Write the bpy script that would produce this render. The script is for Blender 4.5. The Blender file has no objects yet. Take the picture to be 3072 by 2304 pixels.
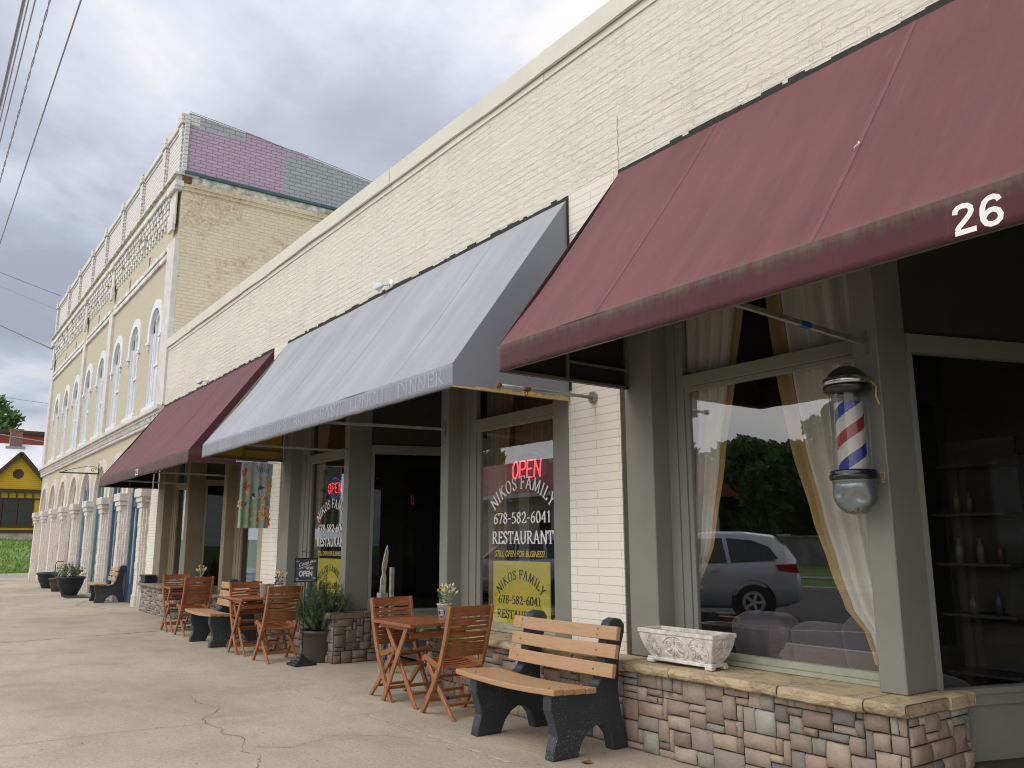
import bpy, bmesh, math, random
from mathutils import Vector, Matrix
from mathutils import noise as mnoise
R = math.radians
sc = bpy.context.scene
col = sc.collection
# ------------------------------------------------------------------ camera, sky, sun
cd = bpy.data.cameras.new('camera'); cam = bpy.data.objects.new('camera', cd); col.objects.link(cam)
cd.sensor_width = 36; cd.lens = 29.1; cd.clip_end = 2000; cd.clip_start = .05
cam.matrix_world = (Matrix.Translation((0, 0, 1.6)) @ Matrix.Rotation(R(54), 4, 'Z')
                    @ Matrix.Rotation(R(90 + 10.82), 4, 'X') @ Matrix.Rotation(R(-.14), 4, 'Z'))
sc.camera = cam
sc.view_settings.view_transform = 'Standard'; sc.view_settings.look = 'None'
sc.view_settings.exposure = 0.03; sc.view_settings.gamma = 1
sc.cycles.filter_width = 1.1
W = bpy.data.worlds.new('World'); sc.world = W; W.use_nodes = True
nt = W.node_tree; nt.nodes.clear()
GLOWS = [((-.965, .03, .24), 34, .115), ((-.86, .17, .48), 300, .045), ((-.90, .24, .36), 400, -.05), ((-.80, .50, .33), 60, -.02), ((-.86, .13, .50), 24, -.075), ((-.62, .62, .45), 60, .05)]
def N(nt, t, **k):
    n = nt.nodes.new(t)
    for a, v in k.items():
        if a in ('inp',):
            for i, x in v.items(): n.inputs[i].default_value = x
        else: setattr(n, a, v)
    return n
def L(nt, a, b): nt.links.new(a, b)
SUN_EL, SUN_AZ = 48, 195      # azimuth measured clockwise from +y
sky = N(nt, 'ShaderNodeTexSky', sky_type='NISHITA', sun_disc=False, sun_elevation=R(SUN_EL), sun_rotation=R(SUN_AZ))
bg1 = N(nt, 'ShaderNodeBackground', inp={1: .09}); L(nt, sky.outputs[0], bg1.inputs[0])
tc = N(nt, 'ShaderNodeTexCoord')
sep = N(nt, 'ShaderNodeSeparateXYZ'); L(nt, tc.outputs['Generated'], sep.inputs[0])
def MATH(nt, op, a, b=None, c=None, clamp=False):
    n = nt.nodes.new('ShaderNodeMath'); n.operation = op; n.use_clamp = clamp
    for i, v in enumerate((a, b, c)):
        if v is None: continue
        if isinstance(v, (int, float)): n.inputs[i].default_value = v
        else: nt.links.new(v, n.inputs[i])
    return n.outputs[0]
zp = MATH(nt, 'ADD', MATH(nt, 'MAXIMUM', sep.outputs[2], 0.0), .22)
cx = N(nt, 'ShaderNodeCombineXYZ'); L(nt, MATH(nt, 'DIVIDE', sep.outputs[0], zp), cx.inputs[0]); L(nt, MATH(nt, 'DIVIDE', sep.outputs[1], zp), cx.inputs[1])
mp = N(nt, 'ShaderNodeMapping'); mp.inputs['Location'].default_value = (3.1, 1.35, 0); L(nt, cx.outputs[0], mp.inputs[0])
n1 = N(nt, 'ShaderNodeTexNoise', inp={'Scale': 1.0, 'Detail': 9, 'Roughness': .56, 'Distortion': .3}); L(nt, mp.outputs[0], n1.inputs['Vector'])
n2 = N(nt, 'ShaderNodeTexNoise', inp={'Scale': 2.4, 'Detail': 5, 'Roughness': .5, 'Distortion': .3}); L(nt, mp.outputs[0], n2.inputs['Vector'])
mixn = MATH(nt, 'ADD', MATH(nt, 'MULTIPLY', n1.outputs[0], .72), MATH(nt, 'MULTIPLY', n2.outputs[0], .28))
mixn = MATH(nt, 'ADD', MATH(nt, 'MULTIPLY', mixn, 1.22), -.10)
# thinner bright cloud towards the west end of the street
def glow(d, p, k):
    v = N(nt, 'ShaderNodeVectorMath', operation='DOT_PRODUCT'); L(nt, tc.outputs['Generated'], v.inputs[0]); v.inputs[1].default_value = Vector(d).normalized()
    return MATH(nt, 'MULTIPLY', MATH(nt, 'POWER', MATH(nt, 'MAXIMUM', v.outputs['Value'], 0.0), p), k)
for d_, p_, k_ in (GLOWS): mixn = MATH(nt, 'ADD', mixn, glow(d_, p_, k_))
cr = N(nt, 'ShaderNodeValToRGB'); L(nt, mixn, cr.inputs[0])
e = cr.color_ramp.elements
e[0].position = .42; e[0].color = (.36, .39, .485, 1)
e[1].position = .66; e[1].color = (.93, .875, .84, 1)
x_ = e.new(.50); x_.color = (.44, .48, .59, 1)
x_ = e.new(.57); x_.color = (.62, .66, .76, 1)
# overcast sky: brighter overhead and on the street side
zen = MATH(nt, 'MULTIPLY', MATH(nt, 'POWER', MATH(nt, 'MAXIMUM', sep.outputs[2], 0.0), 1.6), .9)
str_ = MATH(nt, 'MULTIPLY', MATH(nt, 'MAXIMUM', MATH(nt, 'MULTIPLY', sep.outputs[1], -1.0), 0.0), 1.9)
stg = MATH(nt, 'ADD', MATH(nt, 'ADD', zen, str_), .95)
wm = N(nt, 'ShaderNodeMix', data_type='RGBA'); L(nt, MATH(nt, 'ADD', MATH(nt, 'MULTIPLY', zen, .6), MATH(nt, 'MULTIPLY', str_, .45), clamp=True), wm.inputs[0]); L(nt, cr.outputs[0], wm.inputs[6]); wm.inputs[7].default_value = (.66, .64, .61, 1)
bg2 = N(nt, 'ShaderNodeBackground'); L(nt, wm.outputs[2], bg2.inputs[0]); L(nt, stg, bg2.inputs[1])
ms = N(nt, 'ShaderNodeMixShader', inp={0: .94}); L(nt, bg1.outputs[0], ms.inputs[1]); L(nt, bg2.outputs[0], ms.inputs[2])
wo = N(nt, 'ShaderNodeOutputWorld'); L(nt, ms.outputs[0], wo.inputs[0])
sd = bpy.data.lights.new('sun', 'SUN'); sd.energy = .9; sd.angle = R(30); sd.color = (1, .955, .89)
sun = bpy.data.objects.new('sun', sd); col.objects.link(sun)
sdir = Vector((math.sin(R(SUN_AZ)) * math.cos(R(SUN_EL)), math.cos(R(SUN_AZ)) * math.cos(R(SUN_EL)), math.sin(R(SUN_EL))))
sun.rotation_euler = sdir.to_track_quat('Z', 'Y').to_euler()
sun.location = (0, -5, 20)

# ------------------------------------------------------------------ helpers
rnd = random.Random(7)
def tag(o, label=None, cat=None, group=None, kind=None):
    if label: o['label'] = label
    if cat: o['category'] = cat
    if group: o['group'] = group
    if kind: o['kind'] = kind
    return o
def thing(name, label, cat, loc=(0, 0, 0), rz=0, group=None):
    o = bpy.data.objects.new(name, None); col.objects.link(o)
    o.location = loc; o.rotation_euler = (0, 0, rz); o.empty_display_size = .2
    return tag(o, label, cat, group)
class MB:
    def __init__(s): s.v = []; s.f = []; s.sm = []; s.c = []
    def add(s, vs, fs, smooth=False, colr=None):
        b = len(s.v); s.v += [tuple(v) for v in vs]
        for f in fs: s.f.append([i + b for i in f]); s.sm.append(smooth); s.c.append(colr)
        return s
    def box(s, x0, x1, y0, y1, z0, z1, colr=None):
        v = [(x, y, z) for z in (z0, z1) for y in (y0, y1) for x in (x0, x1)]
        return s.add(v, [(0, 2, 3, 1), (4, 5, 7, 6), (0, 1, 5, 4), (2, 6, 7, 3), (0, 4, 6, 2), (1, 3, 7, 5)], colr=colr)
    def hull8(s, v, colr=None):      # 8 corners in the order of box()
        return s.add(v, [(0, 2, 3, 1), (4, 5, 7, 6), (0, 1, 5, 4), (2, 6, 7, 3), (0, 4, 6, 2), (1, 3, 7, 5)], colr=colr)
    def bar(s, a, b, w, h, up=(0, 0, 1)):      # rectangular bar a->b, w across, h along up
        a = Vector(a); b = Vector(b); d = (b - a).normalized(); u = Vector(up)
        side = d.cross(u).normalized(); u = side.cross(d).normalized()
        v = []
        for p in (a, b):
            for k in (-1, 1):
                for j in (-1, 1): v.append(p + side * (j * w / 2) + u * (k * h / 2))
        return s.add(v, [(0, 1, 3, 2), (4, 6, 7, 5), (0, 4, 5, 1), (2, 3, 7, 6), (0, 2, 6, 4), (1, 5, 7, 3)])
    def tube(s, pts, r, n=8, smooth=True, caps=True, closed=False):
        pts = [Vector(p) for p in pts]; m = len(pts); rs = r if isinstance(r, (list, tuple)) else [r] * m
        vs = []; pu = None
        for i, p in enumerate(pts):
            if closed: d = pts[(i + 1) % m] - pts[i - 1]
            else: d = pts[min(i + 1, m - 1)] - pts[max(i - 1, 0)]
            if d.length < 1e-9: d = Vector((0, 0, 1))
            d.normalize()
            if pu is None:
                a = Vector((0, 0, 1)) if abs(d.z) < .9 else Vector((1, 0, 0)); pu = d.cross(a).normalized()
            else:
                pu = (pu - d * pu.dot(d))
                pu = pu.normalized() if pu.length > 1e-6 else d.orthogonal().normalized()
            w = d.cross(pu)
            for k in range(n):
                t = 2 * math.pi * k / n
                vs.append(p + pu * (math.cos(t) * rs[i]) + w * (math.sin(t) * rs[i]))
        fs = []
        for i in range(m if closed else m - 1):
            j = (i + 1) % m
            for k in range(n): fs.append((i * n + k, i * n + (k + 1) % n, j * n + (k + 1) % n, j * n + k))
        s.add(vs, fs, smooth)
        if caps and not closed:
            b = len(s.v) - m * n
            s.f.append([b + k for k in range(n)][::-1]); s.sm.append(False); s.c.append(None)
            s.f.append([b + (m - 1) * n + k for k in range(n)]); s.sm.append(False); s.c.append(None)
        return s
    def lathe(s, prof, c=(0, 0, 0), n=28, smooth=True, rot=None, jit=None):
        vs = []; m = len(prof)
        for (r, z) in prof:
            for k in range(n):
                t = 2 * math.pi * k / n; p = Vector((r * math.cos(t), r * math.sin(t), z))
                if jit: p += jit(p)
                if rot: p = rot @ p
                vs.append(p + Vector(c))
        fs = []
        for i in range(m - 1):
            for k in range(n): fs.append((i * n + k, i * n + (k + 1) % n, (i + 1) * n + (k + 1) % n, (i + 1) * n + k))
        return s.add(vs, fs, smooth)
    def grid(s, fn, nu, nv, smooth=True, colr=None):
        vs = [fn(i / nu, j / nv) for j in range(nv + 1) for i in range(nu + 1)]
        fs = [(j * (nu + 1) + i, j * (nu + 1) + i + 1, (j + 1) * (nu + 1) + i + 1, (j + 1) * (nu + 1) + i) for j in range(nv) for i in range(nu)]
        return s.add(vs, fs, smooth, colr)
    def prism(s, poly, fn, d0, d1):     # 2D polygon extruded; fn(u,v,d)->xyz
        n = len(poly); vs = [fn(u, v, d0) for u, v in poly] + [fn(u, v, d1) for u, v in poly]
        fs = [tuple(range(n))[::-1], tuple(range(n, 2 * n))] + [(i, (i + 1) % n, n + (i + 1) % n, n + i) for i in range(n)]
        return s.add(vs, fs)
    def build(s, name, mat, parent=None, bevel=0, world=True, solid=0, fixn=False, seg=1, kind=None):
        me = bpy.data.meshes.new(name)
        off = Vector(parent.location) if (parent is not None and world) else Vector((0, 0, 0))
        me.from_pydata([Vector(v) - off for v in s.v], [], s.f)
        me.polygons.foreach_set('use_smooth', s.sm)
        if any(c is not None for c in s.c):
            at = me.color_attributes.new('tint', 'FLOAT_COLOR', 'CORNER'); data = []
            for p, c in zip(me.polygons, s.c):
                c = c or (1, 1, 1)
                data += [c[0], c[1], c[2], 1] * p.loop_total
            at.data.foreach_set('color', data)
        if fixn:
            bm = bmesh.new(); bm.from_mesh(me); bmesh.ops.recalc_face_normals(bm, faces=bm.faces); bm.to_mesh(me); bm.free()
        me.materials.append(mat)
        o = bpy.data.objects.new(name, me); col.objects.link(o)
        if parent is not None: o.parent = parent
        if solid:
            m = o.modifiers.new('solid', 'SOLIDIFY'); m.thickness = solid; m.offset = 0
        if bevel:
            m = o.modifiers.new('bevel', 'BEVEL'); m.width = bevel; m.segments = seg; m.limit_method = 'ANGLE'; m.angle_limit = R(35)
        if kind: o['kind'] = kind
        return o
def copy_tree(o, parent=None):
    c = o.copy(); col.objects.link(c); c.parent = parent
    for ch in list(o.children): copy_tree(ch, c)
    return c
# ------------------------------------------------------------------ materials
def newmat(name):
    m = bpy.data.materials.new(name); m.use_nodes = True
    b = m.node_tree.nodes['Principled BSDF']; return m, m.node_tree, b
def pmat(name, c, rough=.6, var=.12, vs=6, bump=0, bs=60, metal=0, spec=.4, coord='Object', stretch=(1, 1, 1), emit=None, es=0, c2=None, coat=0, sheen=0):
    m, nt, b = newmat(name)
    b.inputs['Roughness'].default_value = rough; b.inputs['Metallic'].default_value = metal
    b.inputs['Specular IOR Level'].default_value = spec
    if coat: b.inputs['Coat Weight'].default_value = coat
    if sheen: b.inputs['Sheen Weight'].default_value = sheen; b.inputs['Sheen Roughness'].default_value = .5
    t = N(nt, 'ShaderNodeTexCoord'); mp = N(nt, 'ShaderNodeMapping'); mp.inputs['Scale'].default_value = stretch
    L(nt, t.outputs[coord], mp.inputs[0])
    if var or c2:
        n = N(nt, 'ShaderNodeTexNoise', inp={'Scale': vs, 'Detail': 6, 'Roughness': .6}); L(nt, mp.outputs[0], n.inputs['Vector'])
        r = N(nt, 'ShaderNodeValToRGB'); L(nt, n.outputs[0], r.inputs[0])
        r.color_ramp.elements[0].position = .3; r.color_ramp.elements[1].position = .7
        lo = tuple(x * (1 - var) for x in c) + (1,); hi = tuple(min(1, x * (1 + var)) for x in (c2 or c)) + (1,)
        r.color_ramp.elements[0].color = lo; r.color_ramp.elements[1].color = hi
        L(nt, r.outputs[0], b.inputs['Base Color'])
    else: b.inputs['Base Color'].default_value = (*c, 1)
    if bump:
        n = N(nt, 'ShaderNodeTexNoise', inp={'Scale': bs, 'Detail': 5}); L(nt, mp.outputs[0], n.inputs['Vector'])
        bp = N(nt, 'ShaderNodeBump', inp={'Strength': bump, 'Distance': .01}); L(nt, n.outputs[0], bp.inputs['Height']); L(nt, bp.outputs[0], b.inputs['Normal'])
    if emit: b.inputs['Emission Color'].default_value = (*emit, 1); b.inputs['Emission Strength'].default_value = es
    return m
def uvz(nt):      # facade coordinates (along wall, height) picked by the wall's normal
    g = N(nt, 'ShaderNodeNewGeometry'); sp = N(nt, 'ShaderNodeSeparateXYZ'); L(nt, g.outputs['Position'], sp.inputs[0])
    sn = N(nt, 'ShaderNodeSeparateXYZ'); L(nt, g.outputs['True Normal'], sn.inputs[0])
    k = MATH(nt, 'GREATER_THAN', MATH(nt, 'ABSOLUTE', sn.outputs[0]), .6)
    mx = N(nt, 'ShaderNodeMix', data_type='FLOAT'); L(nt, k, mx.inputs[0]); L(nt, sp.outputs[0], mx.inputs[2]); L(nt, sp.outputs[1], mx.inputs[3])
    cb = N(nt, 'ShaderNodeCombineXYZ'); L(nt, mx.outputs[0], cb.inputs[0]); L(nt, sp.outputs[2], cb.inputs[1])
    return cb.outputs[0], g.outputs['Position'], sp
def noise(nt, vec, scale, detail=5, rough=.6, stretch=None, dist=0):
    if stretch:
        mp = N(nt, 'ShaderNodeMapping'); mp.inputs['Scale'].default_value = stretch; L(nt, vec, mp.inputs[0]); vec = mp.outputs[0]
    n = N(nt, 'ShaderNodeTexNoise', inp={'Scale': scale, 'Detail': detail, 'Roughness': rough, 'Distortion': dist}); L(nt, vec, n.inputs['Vector']); return n
def ramp(nt, f, p0, p1, c0=(0, 0, 0), c1=(1, 1, 1)):
    r = N(nt, 'ShaderNodeValToRGB'); L(nt, f, r.inputs[0]); e = r.color_ramp.elements
    e[0].position = p0; e[1].position = p1; e[0].color = (*c0, 1); e[1].color = (*c1, 1); return r.outputs[0]
def mixc(nt, f, a, b, mode='MIX'):
    m = N(nt, 'ShaderNodeMix', data_type='RGBA', blend_type=mode)
    if isinstance(f, (int, float)): m.inputs[0].default_value = f
    else: L(nt, f, m.inputs[0])
    for i, v in ((6, a), (7, b)):
        if isinstance(v, tuple): m.inputs[i].default_value = (*v, 1)
        else: L(nt, v, m.inputs[i])
    return m.outputs[2]
def brick(nt, vec, bw, bh, ms, dist=0, smooth=.1, dscale=9):
    if dist:
        n = noise(nt, vec, dscale, 4); s = N(nt, 'ShaderNodeVectorMath', operation='SUBTRACT'); L(nt, n.outputs[1], s.inputs[0]); s.inputs[1].default_value = (.5, .5, .5)
        k = N(nt, 'ShaderNodeVectorMath', operation='MULTIPLY_ADD'); L(nt, s.outputs[0], k.inputs[0]); k.inputs[1].default_value = (dist, dist, 0); L(nt, vec, k.inputs[2]); vec = k.outputs[0]
    b = N(nt, 'ShaderNodeTexBrick', inp={'Scale': 1, 'Mortar Size': ms, 'Mortar Smooth': smooth, 'Brick Width': bw, 'Row Height': bh, 'Bias': 0})
    b.inputs['Color1'].default_value = (0, 0, 0, 1); b.inputs['Color2'].default_value = (1, 1, 1, 1); b.inputs['Mortar'].default_value = (.5, .5, .5, 1)
    L(nt, vec, b.inputs['Vector']); return b
def bumpn(nt, h, b, strength, dist=.02, prev=None):
    bp = N(nt, 'ShaderNodeBump', inp={'Strength': strength, 'Distance': dist}); L(nt, h, bp.inputs['Height'])
    if prev: L(nt, prev, bp.inputs['Normal'])
    if b: L(nt, bp.outputs[0], b.inputs['Normal'])
    return bp.outputs[0]
def paintedbrick(name, c, mort, bw=.23, bh=.078, ms=.006, dist=.0, lump=.0, bstr=.6, var=.08, expose=None, dirt=.0, dscale=9, patchy=False):
    m, nt, b = newmat(name); uv, pos, sp = uvz(nt); b.inputs['Roughness'].default_value = .75; b.inputs['Specular IOR Level'].default_value = .25
    br = brick(nt, uv, bw, bh, ms, dist, .25, dscale)
    base = mixc(nt, noise(nt, pos, .9, 6).outputs[0], tuple(x * (1 - var) for x in c), tuple(min(1, x * (1 + var)) for x in c))
    base = mixc(nt, MATH(nt, 'MULTIPLY', br.outputs['Fac'], .3 if patchy else .75), base, mort)
    if patchy: base = mixc(nt, MATH(nt, 'MULTIPLY', ramp(nt, noise(nt, pos, 3, 8, .75, (1, 1, .4)).outputs[0], .50, .8), .35), base, (.54, .49, .40)); base = mixc(nt, MATH(nt, 'MULTIPLY', ramp(nt, noise(nt, uv, 2.2, 6, .6, (2.6, .22, 1)).outputs[0], .56, .74), .28), base, (.52, .49, .42))
    if expose:      # worn paint showing the red brick
        nn = noise(nt, pos, .55, 8, .66, None, .6)
        cell = MATH(nt, 'MULTIPLY', br.outputs['Color'], .10)
        hgt = MATH(nt, 'MULTIPLY', MATH(nt, 'SUBTRACT', sp.outputs[2], 8.5), .022)
        k = ramp(nt, MATH(nt, 'ADD', MATH(nt, 'ADD', nn.outputs[0], cell), hgt), .60, .66)
        fine = ramp(nt, noise(nt, pos, 14, 4).outputs[0], .38, .62)
        k = MATH(nt, 'MULTIPLY', k, MATH(nt, 'MULTIPLY', fine, .6))
        k = MATH(nt, 'MULTIPLY', k, MATH(nt, 'SUBTRACT', 1.0, MATH(nt, 'MULTIPLY', br.outputs['Fac'], .8)))
        base = mixc(nt, k, base, expose)
        hol = ramp(nt, noise(nt, uv, 7, 3, .5, (1, 3, 1)).outputs[0], .66, .70)
        base = mixc(nt, MATH(nt, 'MULTIPLY', MATH(nt, 'MULTIPLY', hol, br.outputs['Fac']), .8), base, (.16, .11, .08))
    if dirt:
        d = ramp(nt, noise(nt, pos, 2.5, 8, .7, (1, 1, .35)).outputs[0], .52, .75)
        base = mixc(nt, MATH(nt, 'MULTIPLY', d, dirt), base, (.22, .18, .14))
    L(nt, base, b.inputs['Base Color'])
    hgt = MATH(nt, 'SUBTRACT', 1.0, br.outputs['Fac'])
    if patchy:      # thick paint fills the joints in places
        fill = ramp(nt, noise(nt, uv, 1.6, 7, .7, (.6, 1.4, 1)).outputs[0], .42, .58); hgt = MATH(nt, 'SUBTRACT', 1.0, MATH(nt, 'MULTIPLY', br.outputs['Fac'], fill))
    p = bumpn(nt, hgt, None, bstr, .012)
    if lump:
        rid = ramp(nt, noise(nt, uv, 5.5, 7, .68, (.42, 3.0, 1), .35).outputs[0], .42, .60)
        rid2 = ramp(nt, noise(nt, uv, 11, 5, .6, (.5, 2.0, 1), .5).outputs[0], .50, .58)
        h2 = MATH(nt, 'ADD', MATH(nt, 'ADD', MATH(nt, 'MULTIPLY', rid, .55), MATH(nt, 'MULTIPLY', rid2, .35)), MATH(nt, 'MULTIPLY', noise(nt, uv, 45, 4, .7, (.6, 1.2, 1)).outputs[0], .35))
        p = bumpn(nt, h2, None, lump, .028, p)
    fine = noise(nt, pos, 90, 3); bumpn(nt, fine.outputs[0], b, .25, .006, p)
    return m
def glassmat(name, ior=1.7, tint=(1, 1, 1), maxk=1.0, rough=.0):
    m = bpy.data.materials.new(name); m.use_nodes = True; nt = m.node_tree; nt.nodes.clear()
    tr = N(nt, 'ShaderNodeBsdfTransparent', inp={0: (*tint, 1)}); gl = N(nt, 'ShaderNodeBsdfGlossy', inp={'Roughness': rough, 'Color': (1, 1, 1, 1)})
    fr = N(nt, 'ShaderNodeFresnel', inp={0: ior}); mx = N(nt, 'ShaderNodeMixShader'); o = N(nt, 'ShaderNodeOutputMaterial')
    g = N(nt, 'ShaderNodeNewGeometry')      # one thin sheet: same reflectance from both sides
    L(nt, MATH(nt, 'ADD', ior, MATH(nt, 'MULTIPLY', g.outputs['Backfacing'], 1 / ior - ior)), fr.inputs[0])
    L(nt, fr.outputs[0], mx.inputs[0]); L(nt, tr.outputs[0], mx.inputs[1]); L(nt, gl.outputs[0], mx.inputs[2]); L(nt, mx.outputs[0], o.inputs[0]); return m
M = {}
M['wall_rough'] = paintedbrick('cream_painted_brick', (.765, .725, .635), (.68, .64, .55), ms=.013, dist=.026, lump=.36, bstr=.8, var=.05, dscale=8, patchy=True)
M['wall_smooth'] = paintedbrick('cream_pier_brick', (.81, .775, .69), (.46, .41, .34), ms=.0035, dist=.006, bstr=.25, bw=.6, bh=.0765, var=.03, dscale=4)
M['coping'] = pmat('coping_metal', (.72, .70, .60), .45, .06, 1.5, .15, 3, spec=.5)
M['white_brick'] = paintedbrick('white_painted_brick', (.76, .71, .66), (.68, .61, .56), ms=.008, dist=.05, lump=.42, bstr=.18, var=.1, dirt=.45)
M['white_trim'] = pmat('white_trim_paint', (.70, .67, .64), .6, .14, 4, .3, 20)
M['corbel'] = pmat('weathered_corbel', (.68, .65, .62), .7, .3, 2.2, .4, 20, c2=(.80, .77, .74))
M['yellow_wall'] = paintedbrick('pale_yellow_brick', (.60, .545, .415), (.53, .47, .35), ms=.008, dist=.015, lump=.15, bstr=.3, var=.06)
M['side_wall'] = paintedbrick('worn_yellow_brick', (.80, .71, .53), (.66, .57, .42), ms=.014, dist=.03, bw=.28, bh=.095, lump=.25, bstr=.5, var=.12, expose=(.42, .17, .10), dirt=.12)
M['white_window'] = pmat('white_window_paint', (.80, .82, .86), .45, .04, 5)
M['pale_glass'] = pmat('pale_window_glass', (.70, .74, .80), .12, .25, 1.2, spec=.8)
M['stone_white'] = pmat('weathered_white', (.52, .47, .40), .8, .5, 5, .6, 25, c2=(.68, .65, .6))
def sidingmat(name, c, mort, bw, bh):
    m, nt, b = newmat(name); uv, pos, sp = uvz(nt); br = brick(nt, uv, bw, bh, .012, .03, .05, 3)
    base = mixc(nt, br.outputs['Color'], tuple(x * .92 for x in c), c); base = mixc(nt, br.outputs['Fac'], base, mort)
    L(nt, base, b.inputs['Base Color']); b.inputs['Roughness'].default_value = .6
    bumpn(nt, MATH(nt, 'SUBTRACT', 1.0, br.outputs['Fac']), b, .4, .01); return m
M['pink_siding'] = sidingmat('mauve_brick_panel', (.55, .42, .54), (.34, .21, .31), .30, .097)
M['grey_siding'] = sidingmat('grey_wrapped_panel', (.44, .45, .48), (.25, .26, .28), .33, .12)
M['parapet_brick'] = sidingmat('white_brick_panel', (.78, .75, .72), (.42, .38, .38), .36, .115)
M['teal'] = pmat('teal_flashing', (.07, .13, .15), .5)
def fabric(name, c, streak=.35, dirt=None, sheen=.3):
    m, nt, b = newmat(name); g = N(nt, 'ShaderNodeNewGeometry'); pos = g.outputs['Position']; sp = N(nt, 'ShaderNodeSeparateXYZ'); L(nt, pos, sp.inputs[0])
    b.inputs['Roughness'].default_value = .8; b.inputs['Sheen Weight'].default_value = sheen; b.inputs['Specular IOR Level'].default_value = .3
    s1 = noise(nt, pos, 3.0, 6, .6, (1.4, .18, .18)); s2 = noise(nt, pos, 30, 3, .7, (1.2, .05, .05)); s3 = noise(nt, pos, .8, 5)
    k = MATH(nt, 'ADD', MATH(nt, 'MULTIPLY', s1.outputs[0], .5), MATH(nt, 'MULTIPLY', s3.outputs[0], .5))
    base = mixc(nt, ramp(nt, k, .38, .64), tuple(x * (1 - streak * .5) for x in c), tuple(min(1, x * (1 + streak * .55)) for x in c))
    base = mixc(nt, MATH(nt, 'MULTIPLY', ramp(nt, s2.outputs[0], .62, .78), .2), base, tuple(min(1, x + .16) for x in c))
    if dirt:      # mould growing along the fold above the valance
        zz = MATH(nt, 'SUBTRACT', 1.0, MATH(nt, 'MULTIPLY', MATH(nt, 'ABSOLUTE', MATH(nt, 'SUBTRACT', sp.outputs[2], 3.12)), 13.0), clamp=True)
        nn = noise(nt, pos, 8, 7, .7, (2.2, 1, .6)); kk = MATH(nt, 'MULTIPLY', zz, ramp(nt, nn.outputs[0], .38, .6))
        base = mixc(nt, MATH(nt, 'MULTIPLY', kk, .75), base, dirt)
    L(nt, base, b.inputs['Base Color'])
    p_ = bumpn(nt, noise(nt, pos, 2.0, 4, .5, (1, .3, .3)).outputs[0], None, .6, .06); bumpn(nt, noise(nt, pos, 260, 2, .5).outputs[0], b, .25, .003, p_); return m
M['maroon'] = fabric('maroon_canvas', (.152, .048, .057), .28, (.13, .11, .075), .12); M['maroon_v'] = fabric('maroon_valance_shaded', (.082, .024, .034), .25, (.10, .09, .06), .15)  # valance canvas less faded; its colour is also lowered to stand for shade
M['maroon_b'] = fabric('maroon_canvas_clean', (.135, .041, .054), .2, None, .12)
M['grey_canvas'] = fabric('grey_canvas', (.34, .36, .395), .22, None, .12); M['grey_v'] = fabric('grey_valance_shaded', (.27, .285, .325), .15, None, .1)  # grey valance likewise carries its shade in the colour
M['yellow_canvas'] = pmat('yellow_canvas', (.42, .26, .05), .8)
M['steel'] = pmat('galvanised_tube', (.36, .37, .36), .45, .2, 8, metal=.7)
M['steel_dark'] = pmat('dark_tube', (.18, .17, .15), .5, .2, 8, metal=.4)
M['rust'] = pmat('rusty_iron', (.20, .09, .05), .8, .3, 20)
M['greypaint'] = pmat('grey_green_paint', (.235, .235, .205), .5, .06, 3, .12, 25, spec=.35)
M['tanpaint'] = pmat('olive_tan_paint', (.25, .205, .135), .6, .15, 2.5, .2, 25)
M['beige'] = pmat('beige_paint', (.42, .33, .23), .6, .1)
M['darkpaint'] = pmat('dark_paint_with_shade', (.05, .05, .045), .8, .1)  # dark paint, taken down further to hold the shade under the awnings
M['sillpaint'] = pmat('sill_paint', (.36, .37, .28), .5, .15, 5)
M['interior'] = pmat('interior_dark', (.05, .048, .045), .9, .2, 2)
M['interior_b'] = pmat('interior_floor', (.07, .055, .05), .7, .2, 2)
M['glass'] = glassmat('shop_glass', 2.35)
M['glass_d'] = glassmat('side_glass', 1.45, (.85, .85, .85))
M['white'] = pmat('white_vinyl', (.85, .85, .85), .5, .02)
M['black'] = pmat('black_vinyl', (.02, .02, .02), .5, 0)
M['cup'] = pmat('white_paper', (.80, .80, .78), .6, .03)
M['ghost'] = pmat('faded_lettering', (.36, .38, .43), .8, .2, 5)
M['gold_v'] = pmat('gold_vinyl', (.55, .45, .10), .5, .05)
M['yellow_poster'] = pmat('yellow_poster', (.50, .435, .045), .6, .06)
def woodmat(name, c, rough=.45, ax=(1, 14, 14), var=.3, coat=.1):
    m, nt, b = newmat(name); t = N(nt, 'ShaderNodeTexCoord'); oi = N(nt, 'ShaderNodeObjectInfo')
    v = N(nt, 'ShaderNodeVectorMath', operation='ADD'); L(nt, t.outputs['Object'], v.inputs[0]); L(nt, oi.outputs['Random'], v.inputs[1])
    n = noise(nt, v.outputs[0], 3.5, 6, .6, ax, .6); n2 = noise(nt, v.outputs[0], 2, 3)
    base = mixc(nt, ramp(nt, n.outputs[0], .35, .68), tuple(x * (1 - var) for x in c), tuple(min(1, x * (1 + var)) for x in c))
    base = mixc(nt, MATH(nt, 'MULTIPLY', n2.outputs[0], .3), base, tuple(x * .6 for x in c)); L(nt, base, b.inputs['Base Color'])
    b.inputs['Roughness'].default_value = rough; b.inputs['Coat Weight'].default_value = coat
    bumpn(nt, n.outputs[0], b, .15, .004); return m
M['teak'] = woodmat('oiled_hardwood', (.30, .108, .040), .42, (12, 1.5, 12), .28)
M['teak_v'] = woodmat('oiled_hardwood_upright', (.34, .135, .055), .42, (12, 12, 1.5), .25)
M['plank'] = woodmat('tan_bench_plank', (.47, .285, .155), .5, (1.2, 16, 16), .1, .05)
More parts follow.
